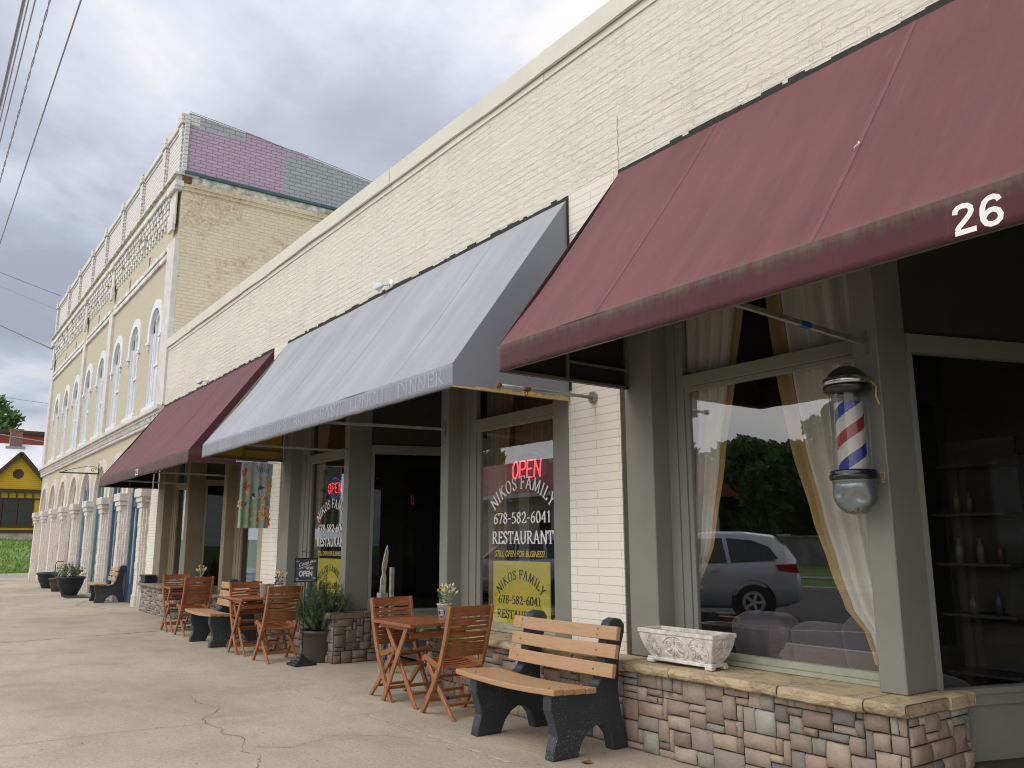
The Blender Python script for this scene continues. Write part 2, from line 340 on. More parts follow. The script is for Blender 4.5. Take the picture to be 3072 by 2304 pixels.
def specked(name, c, sp_, rough=.6, sc_=60, lo=.66):
    m, nt, b = newmat(name); t = N(nt, 'ShaderNodeTexCoord'); n = noise(nt, t.outputs['Object'], sc_, 4, .7, (1, .6, 1)); g = noise(nt, t.outputs['Object'], 3, 3)
    k = MATH(nt, 'MULTIPLY', ramp(nt, n.outputs[0], lo, lo + .04), ramp(nt, g.outputs[0], .42, .6))
    L(nt, mixc(nt, k, mixc(nt, g.outputs[0], c, tuple(x * 1.6 for x in c)), sp_), b.inputs['Base Color']); b.inputs['Roughness'].default_value = rough
    bumpn(nt, noise(nt, t.outputs['Object'], 40, 4).outputs[0], b, .25, .006); return m
M['recycled'] = specked('black_recycled_plastic', (.024, .028, .034), (.20, .22, .24), .5, 95, .60)
M['bolt'] = pmat('bolt_head', (.35, .28, .2), .4, .1, metal=.6)
M['concrete_cast'] = pmat('cast_concrete', (.60, .565, .51), .85, .22, 14, .4, 60, c2=(.66, .63, .58))
M['blackpot'] = pmat('black_plastic_pot', (.022, .026, .034), .5, .2, 3)
M['brownpot'] = pmat('brown_plastic_pot', (.060, .048, .040), .55, .2, 3)
M['iron'] = pmat('black_iron', (.025, .027, .03), .5, .2, 8)
M['soil'] = pmat('soil', (.045, .03, .02), .95, .3, 30, .6, 60)
def leafmat(name, c, c2, tr=.25):
    m = bpy.data.materials.new(name); m.use_nodes = True; nt = m.node_tree; b = nt.nodes['Principled BSDF']; o = nt.nodes['Material Output']
    g = N(nt, 'ShaderNodeNewGeometry'); n = noise(nt, g.outputs['Position'], 1.6, 3); k = MATH(nt, 'ADD', MATH(nt, 'MULTIPLY', g.outputs['Random Per Island'], .7), MATH(nt, 'MULTIPLY', n.outputs[0], .4))
    cc = mixc(nt, k, c, c2); L(nt, cc, b.inputs['Base Color']); b.inputs['Roughness'].default_value = .6; b.inputs['Specular IOR Level'].default_value = .25
    t = N(nt, 'ShaderNodeBsdfTranslucent'); L(nt, cc, t.inputs[0]); mx = N(nt, 'ShaderNodeMixShader', inp={0: tr}); L(nt, b.outputs[0], mx.inputs[1]); L(nt, t.outputs[0], mx.inputs[2]); L(nt, mx.outputs[0], o.inputs[0]); return m
M['leaf'] = leafmat('tree_leaf', (.035, .075, .018), (.10, .17, .045))
M['leaf_far'] = leafmat('far_leaf', (.06, .12, .035), (.17, .27, .09)); M['rosemary'] = leafmat('needle_leaf', (.05, .09, .04), (.20, .29, .15))
M['palegreen'] = leafmat('pale_leaf', (.10, .16, .07), (.28, .34, .20))
M['fescue'] = leafmat('grass_blade', (.10, .19, .03), (.26, .38, .09))
M['bark'] = pmat('bark', (.09, .07, .05), .9, .3, 8, .8, 20, stretch=(1, 1, .3))
# ground
m, nt, b = newmat('old_concrete'); g = N(nt, 'ShaderNodeNewGeometry'); pos = g.outputs['Position']
c0 = mixc(nt, ramp(nt, noise(nt, pos, .45, 10, .68, (.6, 1, 1), .2).outputs[0], .30, .70), (.33, .275, .205), (.55, .475, .37))
c0 = mixc(nt, MATH(nt, 'MULTIPLY', ramp(nt, noise(nt, pos, 1.3, 10, .75, None, .4).outputs[0], .48, .70), .42), c0, (.22, .185, .145))
c0 = mixc(nt, MATH(nt, 'MULTIPLY', ramp(nt, noise(nt, pos, .8, 9, .7, (.5, 1, 1), .2).outputs[0], .56, .78), .5), c0, (.52, .46, .37))
c0 = mixc(nt, MATH(nt, 'MULTIPLY', ramp(nt, noise(nt, pos, 38, 6, .8).outputs[0], .46, .66), .5), c0, (.15, .125, .10))
c0 = mixc(nt, MATH(nt, 'MULTIPLY', ramp(nt, noise(nt, pos, 18, 3, .5).outputs[0], .73, .75), .8), c0, (.09, .07, .06))
c0 = mixc(nt, MATH(nt, 'MULTIPLY', ramp(nt, noise(nt, pos, 13, 2, .5, (1, 2, 1)).outputs[0], .75, .77), .5), c0, (.6, .56, .48))
L(nt, c0, b.inputs['Base Color']); b.inputs['Roughness'].default_value = .85
p = bumpn(nt, noise(nt, pos, 2.5, 8, .65).outputs[0], None, .3, .03); bumpn(nt, noise(nt, pos, 90, 4, .7).outputs[0], b, .5, .006, p)
M['concrete'] = m
M['crack'] = pmat('crack_dirt', (.18, .145, .11), .95, .3, 40, coord='Object')
M['joint'] = pmat('sandy_joint', (.44, .385, .30), .9, .35, 14, .4, 80)
M['asphalt'] = pmat('asphalt', (.085, .085, .088), .85, .25, .6, .4, 120)
M['road_light'] = pmat('worn_road', (.30, .295, .285), .85, .1, .8, .3, 90)
M['line'] = pmat('road_paint', (.72, .72, .70), .6, .2, 8)
m, nt, b = newmat('lawn'); g = N(nt, 'ShaderNodeNewGeometry'); pos = g.outputs['Position']
c0 = mixc(nt, ramp(nt, noise(nt, pos, .35, 7, .6).outputs[0], .35, .65), (.09, .16, .03), (.22, .33, .08))
c0 = mixc(nt, MATH(nt, 'MULTIPLY', ramp(nt, noise(nt, pos, 9, 6, .75).outputs[0], .4, .7), .6), c0, (.04, .09, .015))
L(nt, c0, b.inputs['Base Color']); b.inputs['Roughness'].default_value = .9; bumpn(nt, noise(nt, pos, 12, 6, .7).outputs[0], b, .8, .08)
M['lawn'] = m

# ------------------------------------------------------------------ lettering
SERIF = {   # strokes on a unit-high cell: (width, [polylines], [serif points (x,y,halfwidth)])
 'N': (.80, [[(.14, 0), (.14, 1)], [(.12, 1), (.68, 0)], [(.68, 0), (.68, 1)]], [(.14, 0, .12), (.10, 1, .10), (.68, 1, .12)]),
 'I': (.36, [[(.18, 0), (.18, 1)]], [(.18, 0, .14), (.18, 1, .14)]),
 'K': (.76, [[(.16, 0), (.16, 1)], [(.62, 1), (.18, .46)], [(.30, .60), (.70, 0)]], [(.16, 0, .13), (.16, 1, .13), (.60, 1, .12), (.68, 0, .12)]),
 'O': (.80, [[(.40 + .30 * math.sin(t * math.pi / 12), .5 + .5 * math.cos(t * math.pi / 12)) for t in range(25)]], []),
 'S': (.58, [[(.50, .76), (.44, .93), (.28, 1.0), (.12, .92), (.08, .76), (.16, .62), (.30, .52), (.44, .41), (.50, .26), (.44, .08), (.28, 0), (.12, .06), (.06, .25)]], []),
 'F': (.62, [[(.16, 0), (.16, 1)], [(.16, .97), (.56, .97)], [(.16, .52), (.46, .52)], [(.56, 1), (.57, .80)], [(.46, .60), (.46, .44)]], [(.16, 0, .14), (.14, 1, .12)]),
 'A': (.76, [[(.10, 0), (.37, 1)], [(.37, 1), (.66, 0)], [(.20, .34), (.56, .34)]], [(.10, 0, .11), (.66, 0, .12)]),
 'M': (.96, [[(.14, 0), (.18, 1)], [(.18, 1), (.47, .05)], [(.47, .05), (.78, 1)], [(.80, 1), (.84, 0)]], [(.13, 0, .10), (.14, 1, .10), (.82, 1, .10), (.84, 0, .13)]),
 'L': (.60, [[(.16, 0), (.16, 1)], [(.16, .03), (.54, .03)], [(.54, 0), (.57, .24)]], [(.16, 1, .13), (.14, 0, .12)]),
 'Y': (.74, [[(.10, 1), (.37, .46)], [(.64, 1), (.37, .46)], [(.37, .48), (.37, 0)]], [(.10, 1, .12), (.64, 1, .11), (.37, 0, .13)]),
 'R': (.74, [[(.16, 0), (.16, 1)], [(.16, .97), (.36, .98), (.50, .90), (.54, .75), (.48, .58), (.34, .50), (.16, .50)], [(.32, .50), (.68, 0)]], [(.16, 0, .13), (.14, 1, .12), (.68, 0, .10)]),
 'E': (.64, [[(.16, 0), (.16, 1)], [(.16, .97), (.54, .97)], [(.16, .52), (.46, .52)], [(.16, .03), (.56, .03)], [(.54, 1), (.55, .82)], [(.56, 0), (.59, .22)], [(.46, .60), (.46, .44)]], [(.13, 0, .10), (.13, 1, .10)]),
 'T': (.66, [[(.33, 0), (.33, 1)], [(.06, .97), (.60, .97)], [(.06, 1), (.05, .78)], [(.60, 1), (.61, .78)]], [(.33, 0, .14)]),
 'U': (.76, [[(.14, 1), (.14, .32), (.22, .08), (.39, 0), (.55, .08), (.63, .32), (.63, 1)]], [(.14, 1, .13), (.63, 1, .11)]),
 'B': (.66, [[(.16, 0), (.16, 1)], [(.16, .97), (.36, .97), (.48, .88), (.49, .70), (.40, .56), (.16, .53)], [(.36, .53), (.54, .42), (.56, .22), (.46, .06), (.30, .02), (.16, .02)]], [(.13, 0, .1), (.13, 1, .1)]),
 'C': (.72, [[(.62, .78), (.54, .94), (.38, 1), (.20, .90), (.09, .65), (.09, .35), (.20, .10), (.38, 0), (.54, .06), (.63, .24)], [(.62, .98), (.63, .74)]], []),
 'H': (.84, [[(.16, 0), (.16, 1)], [(.66, 0), (.66, 1)], [(.16, .52), (.66, .52)]], [(.16, 0, .13), (.16, 1, .13), (.66, 0, .13), (.66, 1, .13)]),
 'D': (.80, [[(.16, 0), (.16, 1)], [(.16, .98), (.40, .97), (.60, .82), (.68, .52), (.62, .20), (.42, .03), (.16, .02)]], [(.13, 0, .1), (.13, 1, .1)]),
 'P': (.66, [[(.16, 0), (.16, 1)], [(.16, .97), (.38, .98), (.52, .90), (.56, .73), (.48, .55), (.34, .48), (.16, .48)]], [(.16, 0, .14), (.14, 1, .12)]),
 'G': (.80, [[(.62, .80), (.54, .95), (.38, 1), (.20, .90), (.09, .65), (.09, .35), (.20, .10), (.40, 0), (.64, .08)], [(.64, .06), (.64, .42)], [(.62, .98), (.63, .76)]], [(.62, .42, .13)]),
 '6': (.56, [[(.46, .98), (.26, .84), (.12, .58), (.09, .30), (.16, .07), (.28, 0), (.42, .08), (.48, .30), (.42, .52), (.28, .58), (.14, .46)]], []),
 '7': (.54, [[(.06, .96), (.50, .96)], [(.50, .96), (.20, 0)], [(.07, 1), (.05, .78)]], []),
 '8': (.56, [[(.28, .54), (.12, .66), (.12, .88), (.28, 1), (.44, .88), (.44, .66), (.28, .54), (.10, .38), (.09, .14), (.28, 0), (.47, .14), (.46, .38), (.28, .54)]], []),
 '5': (.54, [[(.46, .96), (.16, .96)], [(.16, .98), (.12, .56)], [(.12, .56), (.30, .60), (.44, .48), (.48, .28), (.38, .06), (.20, 0), (.07, .08)]], []),
 '2': (.56, [[(.10, .74), (.14, .92), (.28, 1), (.42, .90), (.45, .72), (.36, .46), (.08, .06)], [(.07, .04), (.50, .04)], [(.50, .02), (.52, .20)]], []),
 '0': (.56, [[(.28 + .20 * math.sin(t * math.pi / 10), .5 + .5 * math.cos(t * math.pi / 10)) for t in range(21)]], []),
 '4': (.56, [[(.38, 0), (.38, 1)], [(.38, 1), (.05, .30)], [(.04, .29), (.52, .29)]], [(.38, 0, .11)]),
 '1': (.44, [[(.24, 0), (.24, 1)], [(.24, 1), (.10, .84)]], [(.24, 0, .14)]),
 '-': (.40, [[(.06, .42), (.34, .42)], [(.06, .45), (.34, .45)]], []),
 ' ': (.30, [], [])}
def serif_layout(txt, sx=1.0, track=.04): # returns list of (char, x0) and the total width
    x = 0; out = []
    for ch in txt: out.append((ch, x)); x += (SERIF[ch][0] + track) * sx
    return out, x
def serif_text(mb, txt, fn, width, height, thick=.15, thin=.055, arc=None):
    """fn(u,v,d)->xyz, u in metres across, v up; arc=(radius) bends the line upward"""
    lay, tot = serif_layout(txt); sx = width / tot; dep = [0.0]
    def put(a, b, ta, x0, k):
        pa = [];
        for (px, py) in (a, b): pa.append((px, py))
        d = Vector((pa[1][0] - pa[0][0], pa[1][1] - pa[0][1]));
        if d.length < 1e-6: return
        d.normalize(); n = Vector((-d.y, d.x)) * ta / 2; e_ = d * (ta * .12)
        quad = [(pa[0][0] - e_.x + n.x, pa[0][1] - e_.y + n.y), (pa[0][0] - e_.x - n.x, pa[0][1] - e_.y - n.y), (pa[1][0] + e_.x - n.x, pa[1][1] + e_.y - n.y), (pa[1][0] + e_.x + n.x, pa[1][1] + e_.y + n.y)]
        dep[0] += .00003; vs = []
        for q in quad:
            u = (x0 + q[0]) * sx; v = q[1] * height
            if arc:
                mid = (x0 + SERIF[k][0] / 2) * sx; th = (mid - width / 2) / arc
                lu = u - mid; c_, s_ = math.cos(-th), math.sin(-th)
                rr = arc; cu = width / 2 + rr * math.sin(th); cv = rr * math.cos(th) - rr
                u2 = cu + lu * c_ - v * s_; v2 = cv + lu * s_ + v * c_; u, v = u2, v2
            vs.append(fn(u, v, dep[0]))
        mb.add(vs, [(0, 1, 2, 3)])
    for ch, x0 in lay:
        w, strokes, serifs = SERIF[ch]
        for st in strokes:
            for a, b in zip(st, st[1:]):
                ang = math.atan2((b[1] - a[1]) * 1.4, b[0] - a[0]); f = abs(math.sin(ang - R(22))) ** 1.4
                put(a, b, thin + (thick - thin) * f, x0, ch)
        for (x, y, hw) in serifs: put((x - hw, y + (.02 if y < .5 else -.02)), (x + hw, y + (.02 if y < .5 else -.02)), thin * .8, x0, ch)
def sans_text(mb, txt, fn, width, height, bold=0.0, shear=0.0):
    cu = bpy.data.curves.new('t', 'FONT'); cu.body = txt; cu.size = 1; cu.offset = bold; cu.shear = shear; cu.resolution_u = 4
    o = bpy.data.objects.new('t', cu); col.objects.link(o); dg = bpy.context.evaluated_depsgraph_get()
    me = bpy.data.meshes.new_from_object(o.evaluated_get(dg)); xs = [v.co.x for v in me.vertices]; ys = [v.co.y for v in me.vertices]
    x0, x1, y0, y1 = min(xs), max(xs), min(ys), max(ys)
    mb.add([fn((v.co.x - x0) / (x1 - x0) * width, (v.co.y - y0) / (y1 - y0) * height, 0) for v in me.vertices], [tuple(p.vertices) for p in me.polygons])
    bpy.data.objects.remove(o); bpy.data.curves.remove(cu); bpy.data.meshes.remove(me)
def front(x, y, z): return lambda u, v, d: (x + u, y - .002 - d, z + v)      # lettering on a surface facing the street

# ------------------------------------------------------------------ SETTING: ground, roads, grass
g_ = MB(); g_.box(-46.5, 14, -.9, 9.5, -.3, 0); g_.build('sidewalk', M['concrete'], kind='structure')
g_ = MB(); g_.grid(lambda u, v: (-400 + 800 * u, -400 + 800 * v, -.14), 4, 4, False); g_.build('ground', M['lawn'], kind='structure')
g_ = MB(); g_.grid(lambda u, v: (-120 + 220 * u, -15.6 + 14.6 * v, -.11), 20, 2, False); g_.build('road', M['asphalt'], kind='structure')
g_ = MB(); g_.grid(lambda u, v: (-51.2 + 4.6 * u, -60 + 220 * v, -.03), 2, 10, False); g_.build('side_street', M['road_light'], kind='structure')
g_ = MB(); g_.box(-51.35, -51.2, -40, 60, -.14, .05); g_.build('side_street_kerb', M['line'], kind='structure')
g_ = MB(); g_.box(-51, 60, -15.85, -15.6, -.14, .02); g_.box(-51, 60, -1.05, -.9, -.3, .004); g_.build('kerb', M['concrete_cast'], kind='structure')
g_ = MB()
for k in range(-3, 7):
    x = -7.55 - 6.6 * k
    g_.add([(x, -1.1, -.105), (x + .17, -1.1, -.105), (x + .17 + 7.6, -6.4, -.105), (x + 7.6, -6.4, -.105)], [(0, 1, 2, 3)])
g_.build('parking_lines', M['line'], kind='structure')
g_ = MB(); g_.box(-40, 30, -26, -24, -.14, -.09); g_.build('path', M['road_light'], kind='structure')
def bank(u, v):
    x = -51.35 - 40 * u; y = -30 + 110 * v; t = min(1, u * 1.75)
    z = -.02 + 1.85 * (t * t * (3 - 2 * t)) + .14 * mnoise.noise(Vector((x * .3, y * .3, 0))) * min(1, u * 8)
    return (x, y, z)
g_ = MB(); g_.grid(bank, 60, 110); g_.build('grass_bank', M['lawn'], kind='structure')
gr = MB(); rg = random.Random(3)
for i in range(9000):
    u = rg.random() ** 1.3 * .62; v = .26 + rg.random() * .14
    x, y, z = bank(u, v); h = rg.uniform(.06, .22); a = rg.uniform(0, 6.28); w = .05; dx, dy = math.cos(a) * w, math.sin(a) * w
    gr.add([(x - dx, y - dy, z - .02), (x + dx, y + dy, z - .02), (x + rg.uniform(-.08, .08), y + rg.uniform(-.08, .08), z + h)], [(0, 1, 2)])
tag(gr.build('long_grass', M['fescue']), 'long green grass growing on the bank below the yellow house', 'grass', kind='stuff')
# joints and cracks in the pavement
def strip(mb, pts, w, z=.004, jag=.0, rg=rnd):
    for a, b in zip(pts, pts[1:]):
        n = max(1, int((Vector(b) - Vector(a)).length / .07)); prev = None
        for i in range(n + 1):
            t = i / n; x = a[0] + (b[0] - a[0]) * t + rg.uniform(-jag, jag); y = a[1] + (b[1] - a[1]) * t + rg.uniform(-jag, jag)
            d = Vector((b[0] - a[0], b[1] - a[1])).normalized(); q = w * rg.uniform(.4, 1.2); cur = [(x - d.y * q, y + d.x * q, z), (x + d.y * q, y - d.x * q, z)]
            if prev: mb.add([prev[0], prev[1], cur[1], cur[0]], [(0, 1, 2, 3)])
            prev = cur
c_ = MB()
strip(c_, [(-9.56, 2.69), (-9.1, 2.62), (-8.73, 2.74), (-8.45, 2.62), (-8.30, 2.45), (-8.01, 2.41), (-7.74, 2.46), (-7.54, 2.40), (-7.3, 2.5), (-7.05, 2.44), (-6.86, 2.36), (-6.79, 2.32), (-6.62, 2.42), (-6.52, 2.37), (-6.1, 2.2), (-5.6, 2.3)], .0032, jag=.014)
strip(c_, [(-8.01, 2.41), (-8.06, 2.1), (-8.12, 1.69), (-8.1, 1.0), (-8.3, .2)], .003, jag=.01)
strip(c_, [(-6.89, 2.45), (-6.69, 2.69), (-6.89, 3.15), (-6.6, 3.5), (-6.1, 3.75)], .0025, jag=.01)
strip(c_, [(-16.2, -.9), (-16.33, 1.5), (-16.72, 4.07), (-16.75, 4.8)], .016, jag=.004)
strip(c_, [(-29.9, -.9), (-29.9, 5)], .01, jag=.003); strip(c_, [(-3.9, -.9), (-4.0, 3.6)], .003, jag=.004)
strip(c_, [(-26.5, 4.4), (-24.9, 3.9), (-22.3, 4.5)], .01, jag=.02)
c_.build('pavement_cracks', M['crack'], kind='structure')
c_ = MB()
for a_, b_ in (((-17.5, 3.6), (-15.2, 3.64)), ((-10.6, 3.69), (-9.0, 3.71)), ((-8.7, 3.71), (-8.3, 3.72)), ((-7.6, 3.74), (-5.3, 3.82)), ((-4.9, 3.83), (-4.0, 3.85))): strip(c_, [a_, b_], .017, .0022, .007)
c_.build('pavement_joint', M['joint'], kind='structure')

fl = MB(); rg = random.Random(77)
for k in range(420):
    x = -rg.uniform(1.5, 16) ; y = rg.uniform(.2, 4.7); r_ = rg.uniform(.003, .010); n_ = rg.choice((4, 5)); a0 = rg.uniform(0, 6)
    fl.add([(x + r_ * rg.uniform(.6, 1.4) * math.cos(a0 + q * 6.283 / n_), y + r_ * rg.uniform(.6, 1.4) * math.sin(a0 + q * 6.283 / n_), .003 + rg.uniform(0, .003)) for q in range(n_)], [tuple(range(n_))], False, rg.choice(((.5, .47, .4), (.62, .6, .55), (.07, .055, .045), (.10, .08, .06), (.2, .12, .07))))
mf, ntf, bf = newmat('pavement_fleck'); L(ntf, N(ntf, 'ShaderNodeAttribute', attribute_name='tint').outputs[0], bf.inputs['Base Color']); bf.inputs['Roughness'].default_value = .9
tag(fl.build('pavement_litter', mf), 'tiny pale and dark chips of grit scattered over the pavement', 'grit', kind='stuff')
# ------------------------------------------------------------------ cream one-storey shop building
B = thing('shop_building', 'long one-storey cream painted brick shop building with three storefronts and stone bases', 'building', (-10, 5.1, 0))
w = MB(); w.box(-22.3, 6, 5.1, 5.45, 4.62, 6.66); w.build('upper_wall', M['wall_rough'], B)
for a, b_ in ((-22.85, -22.11), (-14.45, -13.71), (-6.09, -5.37), (2.25, 3.0)):
    w = MB(); w.box(a, b_, 5.101, 5.45, 0, 4.62); w.build('pier', M['wall_smooth'], B)
    if a > -22: w = MB(); w.box(a + .0, b_ + .0, 5.094, 5.1, 4.62, 5.06); w.build('pier_head', M['wall_smooth'], B)
w = MB(); strip3 = [(-5.30 + .008 * math.sin(k * 2.1), 5.0975, 5.06 + k * .05) for k in range(12)]; w.tube(strip3, .0035, 4); w.build('wall_crack', pmat('hairline_crack', (.45, .40, .30), .9, .2), B)
# coping with its joints
xs = [-22.62, -19.9, -16.5, -13.35, -9.9, -6.4, -3.2, 0, 3, 6.1]
for i, (a, b_) in enumerate(zip(xs, xs[1:])):
    w = MB(); d = .006 * (i % 2)
    def cop(u, v, a=a, b_=b_, d=d, i=i):
        x = a + (b_ - a) * u + (.012 if i % 2 and u == 1 else 0); zz = [6.58, 6.585, 6.80, 6.80][v]; yy = [5.075, 5.05 - d, 5.04 - d, 5.55][v]
        if v in (0, 1): zz += .018 * mnoise.noise(Vector((x * .9, 3, i))); yy += .010 * mnoise.noise(Vector((x * .7, 9, i)))
        return (x, yy, zz)
    n_ = 24; vs = [cop(k / n_, v) for v in range(4) for k in range(n_ + 1)]
    fs = [(v * (n_ + 1) + k, v * (n_ + 1) + k + 1, (v + 1) * (n_ + 1) + k + 1, (v + 1) * (n_ + 1) + k) for v in range(3) for k in range(n_)]
    w.add(vs, fs); w.box(a + .006, b_ - .006, 5.085, 5.1, 6.50, 6.60); w.build('coping', M['coping'], B)
w = MB(); w.box(-22.1, 6, 9.0, 9.1, 0, 6.5); w.box(-22.1, 6, 5.46, 9.0, 6.35, 6.45); w.box(5.9, 6, 5.46, 9, 0, 6.3); w.build('rear_wall', M['wall_smooth'], B)
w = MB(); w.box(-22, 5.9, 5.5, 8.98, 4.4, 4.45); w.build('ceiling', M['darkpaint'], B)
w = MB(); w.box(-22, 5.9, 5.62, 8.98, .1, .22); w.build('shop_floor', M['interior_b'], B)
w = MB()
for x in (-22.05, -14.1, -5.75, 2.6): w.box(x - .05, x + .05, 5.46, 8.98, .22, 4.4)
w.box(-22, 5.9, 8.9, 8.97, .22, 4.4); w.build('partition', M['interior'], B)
def bay(p0, p1, c1a, c1b, c2a, c2b, q0, q1, pm, k, q0m=None):
    """one storefront: left post p0-p1, columns c1, c2 beside the recessed entry, right post q0-q1"""
    yg = 5.335; gz0, gz1 = .75, 2.87
    for (a, b_, d, mm, nm) in ((p0, p1, 5.30, pm, 'post'), (c1a, c1b, 5.46, pm, 'column'), (c2a, c2b, 5.46, pm, 'column'), (q0, q1, 5.30, q0m or pm, 'post')):
        w = MB(); w.box(a, b_, 5.1, d, .667, 4.62); w.build(nm, mm, B, bevel=.006)
    for (xa, xb, il, ir) in ((p1, c1a, .23 if k == 2 else .38, .05), (c2b, q0, .36, .04)):
        f = MB()
        f.box(xa, xa + il * .45, 5.285, 5.36, .70, 4.6); f.box(xa + il * .45, xa + il * .8, 5.30, 5.36, .70, 4.6); f.box(xa + il * .8, xa + il, 5.315, 5.355, .72, 2.9)
        f.box(xb - ir, xb, 5.29, 5.36, .70, 4.6)
        f.box(xa + il * .8, xb - ir, 5.275, 5.36, 2.90, 3.0); f.box(xa + il, xb - ir, 5.30, 5.355, 2.86, 2.898)
        f.box(xa + il * .8, xb - ir, 5.285, 5.36, 4.5, 4.6)
        fr = f.build('window_frame', pm, B, bevel=.003)
        f = MB(); f.box(xa, xb, 5.26, 5.38, .668, .70); f.box(xa + il * .8, xb - ir, 5.29, 5.36, .702, .748); f.build('sill', M['sillpaint'], fr, world=False).location = (0, 0, 0)
        fr.children[0].data.transform(Matrix.Translation(-Vector(B.location)))
        f = MB(); f.add([(xa + il, yg, gz0 - .01), (xb - ir, yg, gz0 - .01), (xb - ir, yg, gz1), (xa + il, yg, gz1)], [(0, 1, 2, 3)]); f.build('window_pane', M['glass'], B)
        f = MB(); f.add([(xa + il * .8, yg, 3.0), (xb - ir, yg, 3.0), (xb - ir, yg, 4.5), (xa + il * .8, yg, 4.5)], [(0, 1, 2, 3)]); f.build('transom_pane', M['glass'], B)
    # recessed entry: splayed side screens and the door screen between them
    yb = 6.75
    for (x0, x1, s) in ((c1b, c1b + .45, 1), (c2a, c2a - .45, -1)):
        def P(t, z, o=0.0): return (x0 + (x1 - x0) * t + s * o, 5.46 + (yb - 5.46) * t, z)
        def slab(mb, t0, t1, z0, z1, o0, o1): mb.hull8([P(t0, z0, o0), P(t0, z0, o1), P(t1, z0, o0), P(t1, z0, o1), P(t0, z1, o0), P(t0, z1, o1), P(t1, z1, o0), P(t1, z1, o1)])
        f = MB(); slab(f, 0, 1, .0, .56, -.08, 0); f.build('side_panel', pm, B, fixn=True); f = MB(); slab(f, 0, 1, 3.01, 4.42, -.07, -.02); f.build('transom_panel', M['darkpaint'], B, fixn=True)
        f = MB(); slab(f, 0, 1, .56, .63, -.08, .02); slab(f, 0, 1, .63, .665, -.07, .035); slab(f, 0.0, 1, 2.88, 3.01, -.07, .012); slab(f, 0, .035, .666, 2.879, -.06, .0); slab(f, .96, 1, .666, 2.879, -.06, .0)
        f.build('side_frame', pm, B, fixn=True)
        f = MB(); f.add([P(.035, .665, -.03), P(.96, .665, -.03), P(.96, 2.88, -.03), P(.035, 2.88, -.03)], [(0, 1, 2, 3)]); f.build('side_pane', M['glass_d'], B)
    xa, xb = c1b + .45, c2a - .45
    f = MB(); f.box(xa, xb, yb, yb + .08, 2.4, 4.42); f.box(xa, xa + .12, yb, yb + .08, 0, 2.4); f.box(xb - .12, xb, yb, yb + .08, 0, 2.4); f.build('door_surround', pm, B)
    f = MB(); dx0, dx1 = xa + .13, xb - .13; f.box(dx0, dx1, yb + .02, yb + .07, 0.02, .25); f.box(dx0, dx1, yb + .02, yb + .07, 2.28, 2.39); f.box(dx0, dx0 + .12, yb + .02, yb + .07, .25, 2.28); f.box(dx1 - .12, dx1, yb + .02, yb + .07, .25, 2.28)
    dr = f.build('door', M['greypaint'], B)
    f = MB(); f.box(dx0 + .12, dx1 - .12, yb + .04, yb + .05, .25, 2.28); o = f.build('door_pane', M['glass_d'], dr, world=False); o.data.transform(Matrix.Translation(-Vector(B.location)))
    f = MB(); f.tube([(dx1 - .06, yb - .02, .95), (dx1 - .06, yb - .04, 1.0), (dx1 - .06, yb - .04, 1.2), (dx1 - .06, yb - .02, 1.25)], .01); o = f.build('door_handle', M['steel'], dr, world=False); o.data.transform(Matrix.Translation(-Vector(B.location)))
bay(-22.05, -21.49, -19.55, -19.31, -16.8, -16.58, -14.68, -14.455, M['tanpaint'], 0, M['beige'])
bay(-13.66, -13.25, -11.18, -11.02, -8.47, -8.30, -6.34, -6.095, M['greypaint'], 1)
bay(-5.31, -4.98, -3.08, -2.90, -.26, -.08, 1.9, 2.245, M['greypaint'], 2)
w = MB(); w.box(-5.365, -5.315, 5.11, 5.3, .667, 4.6); w.box(-13.705, -13.665, 5.12, 5.3, .667, 4.6); w.build('expansion_gap', pmat('dark_gap', (.075, .06, .048), .8, .3, 6), B)
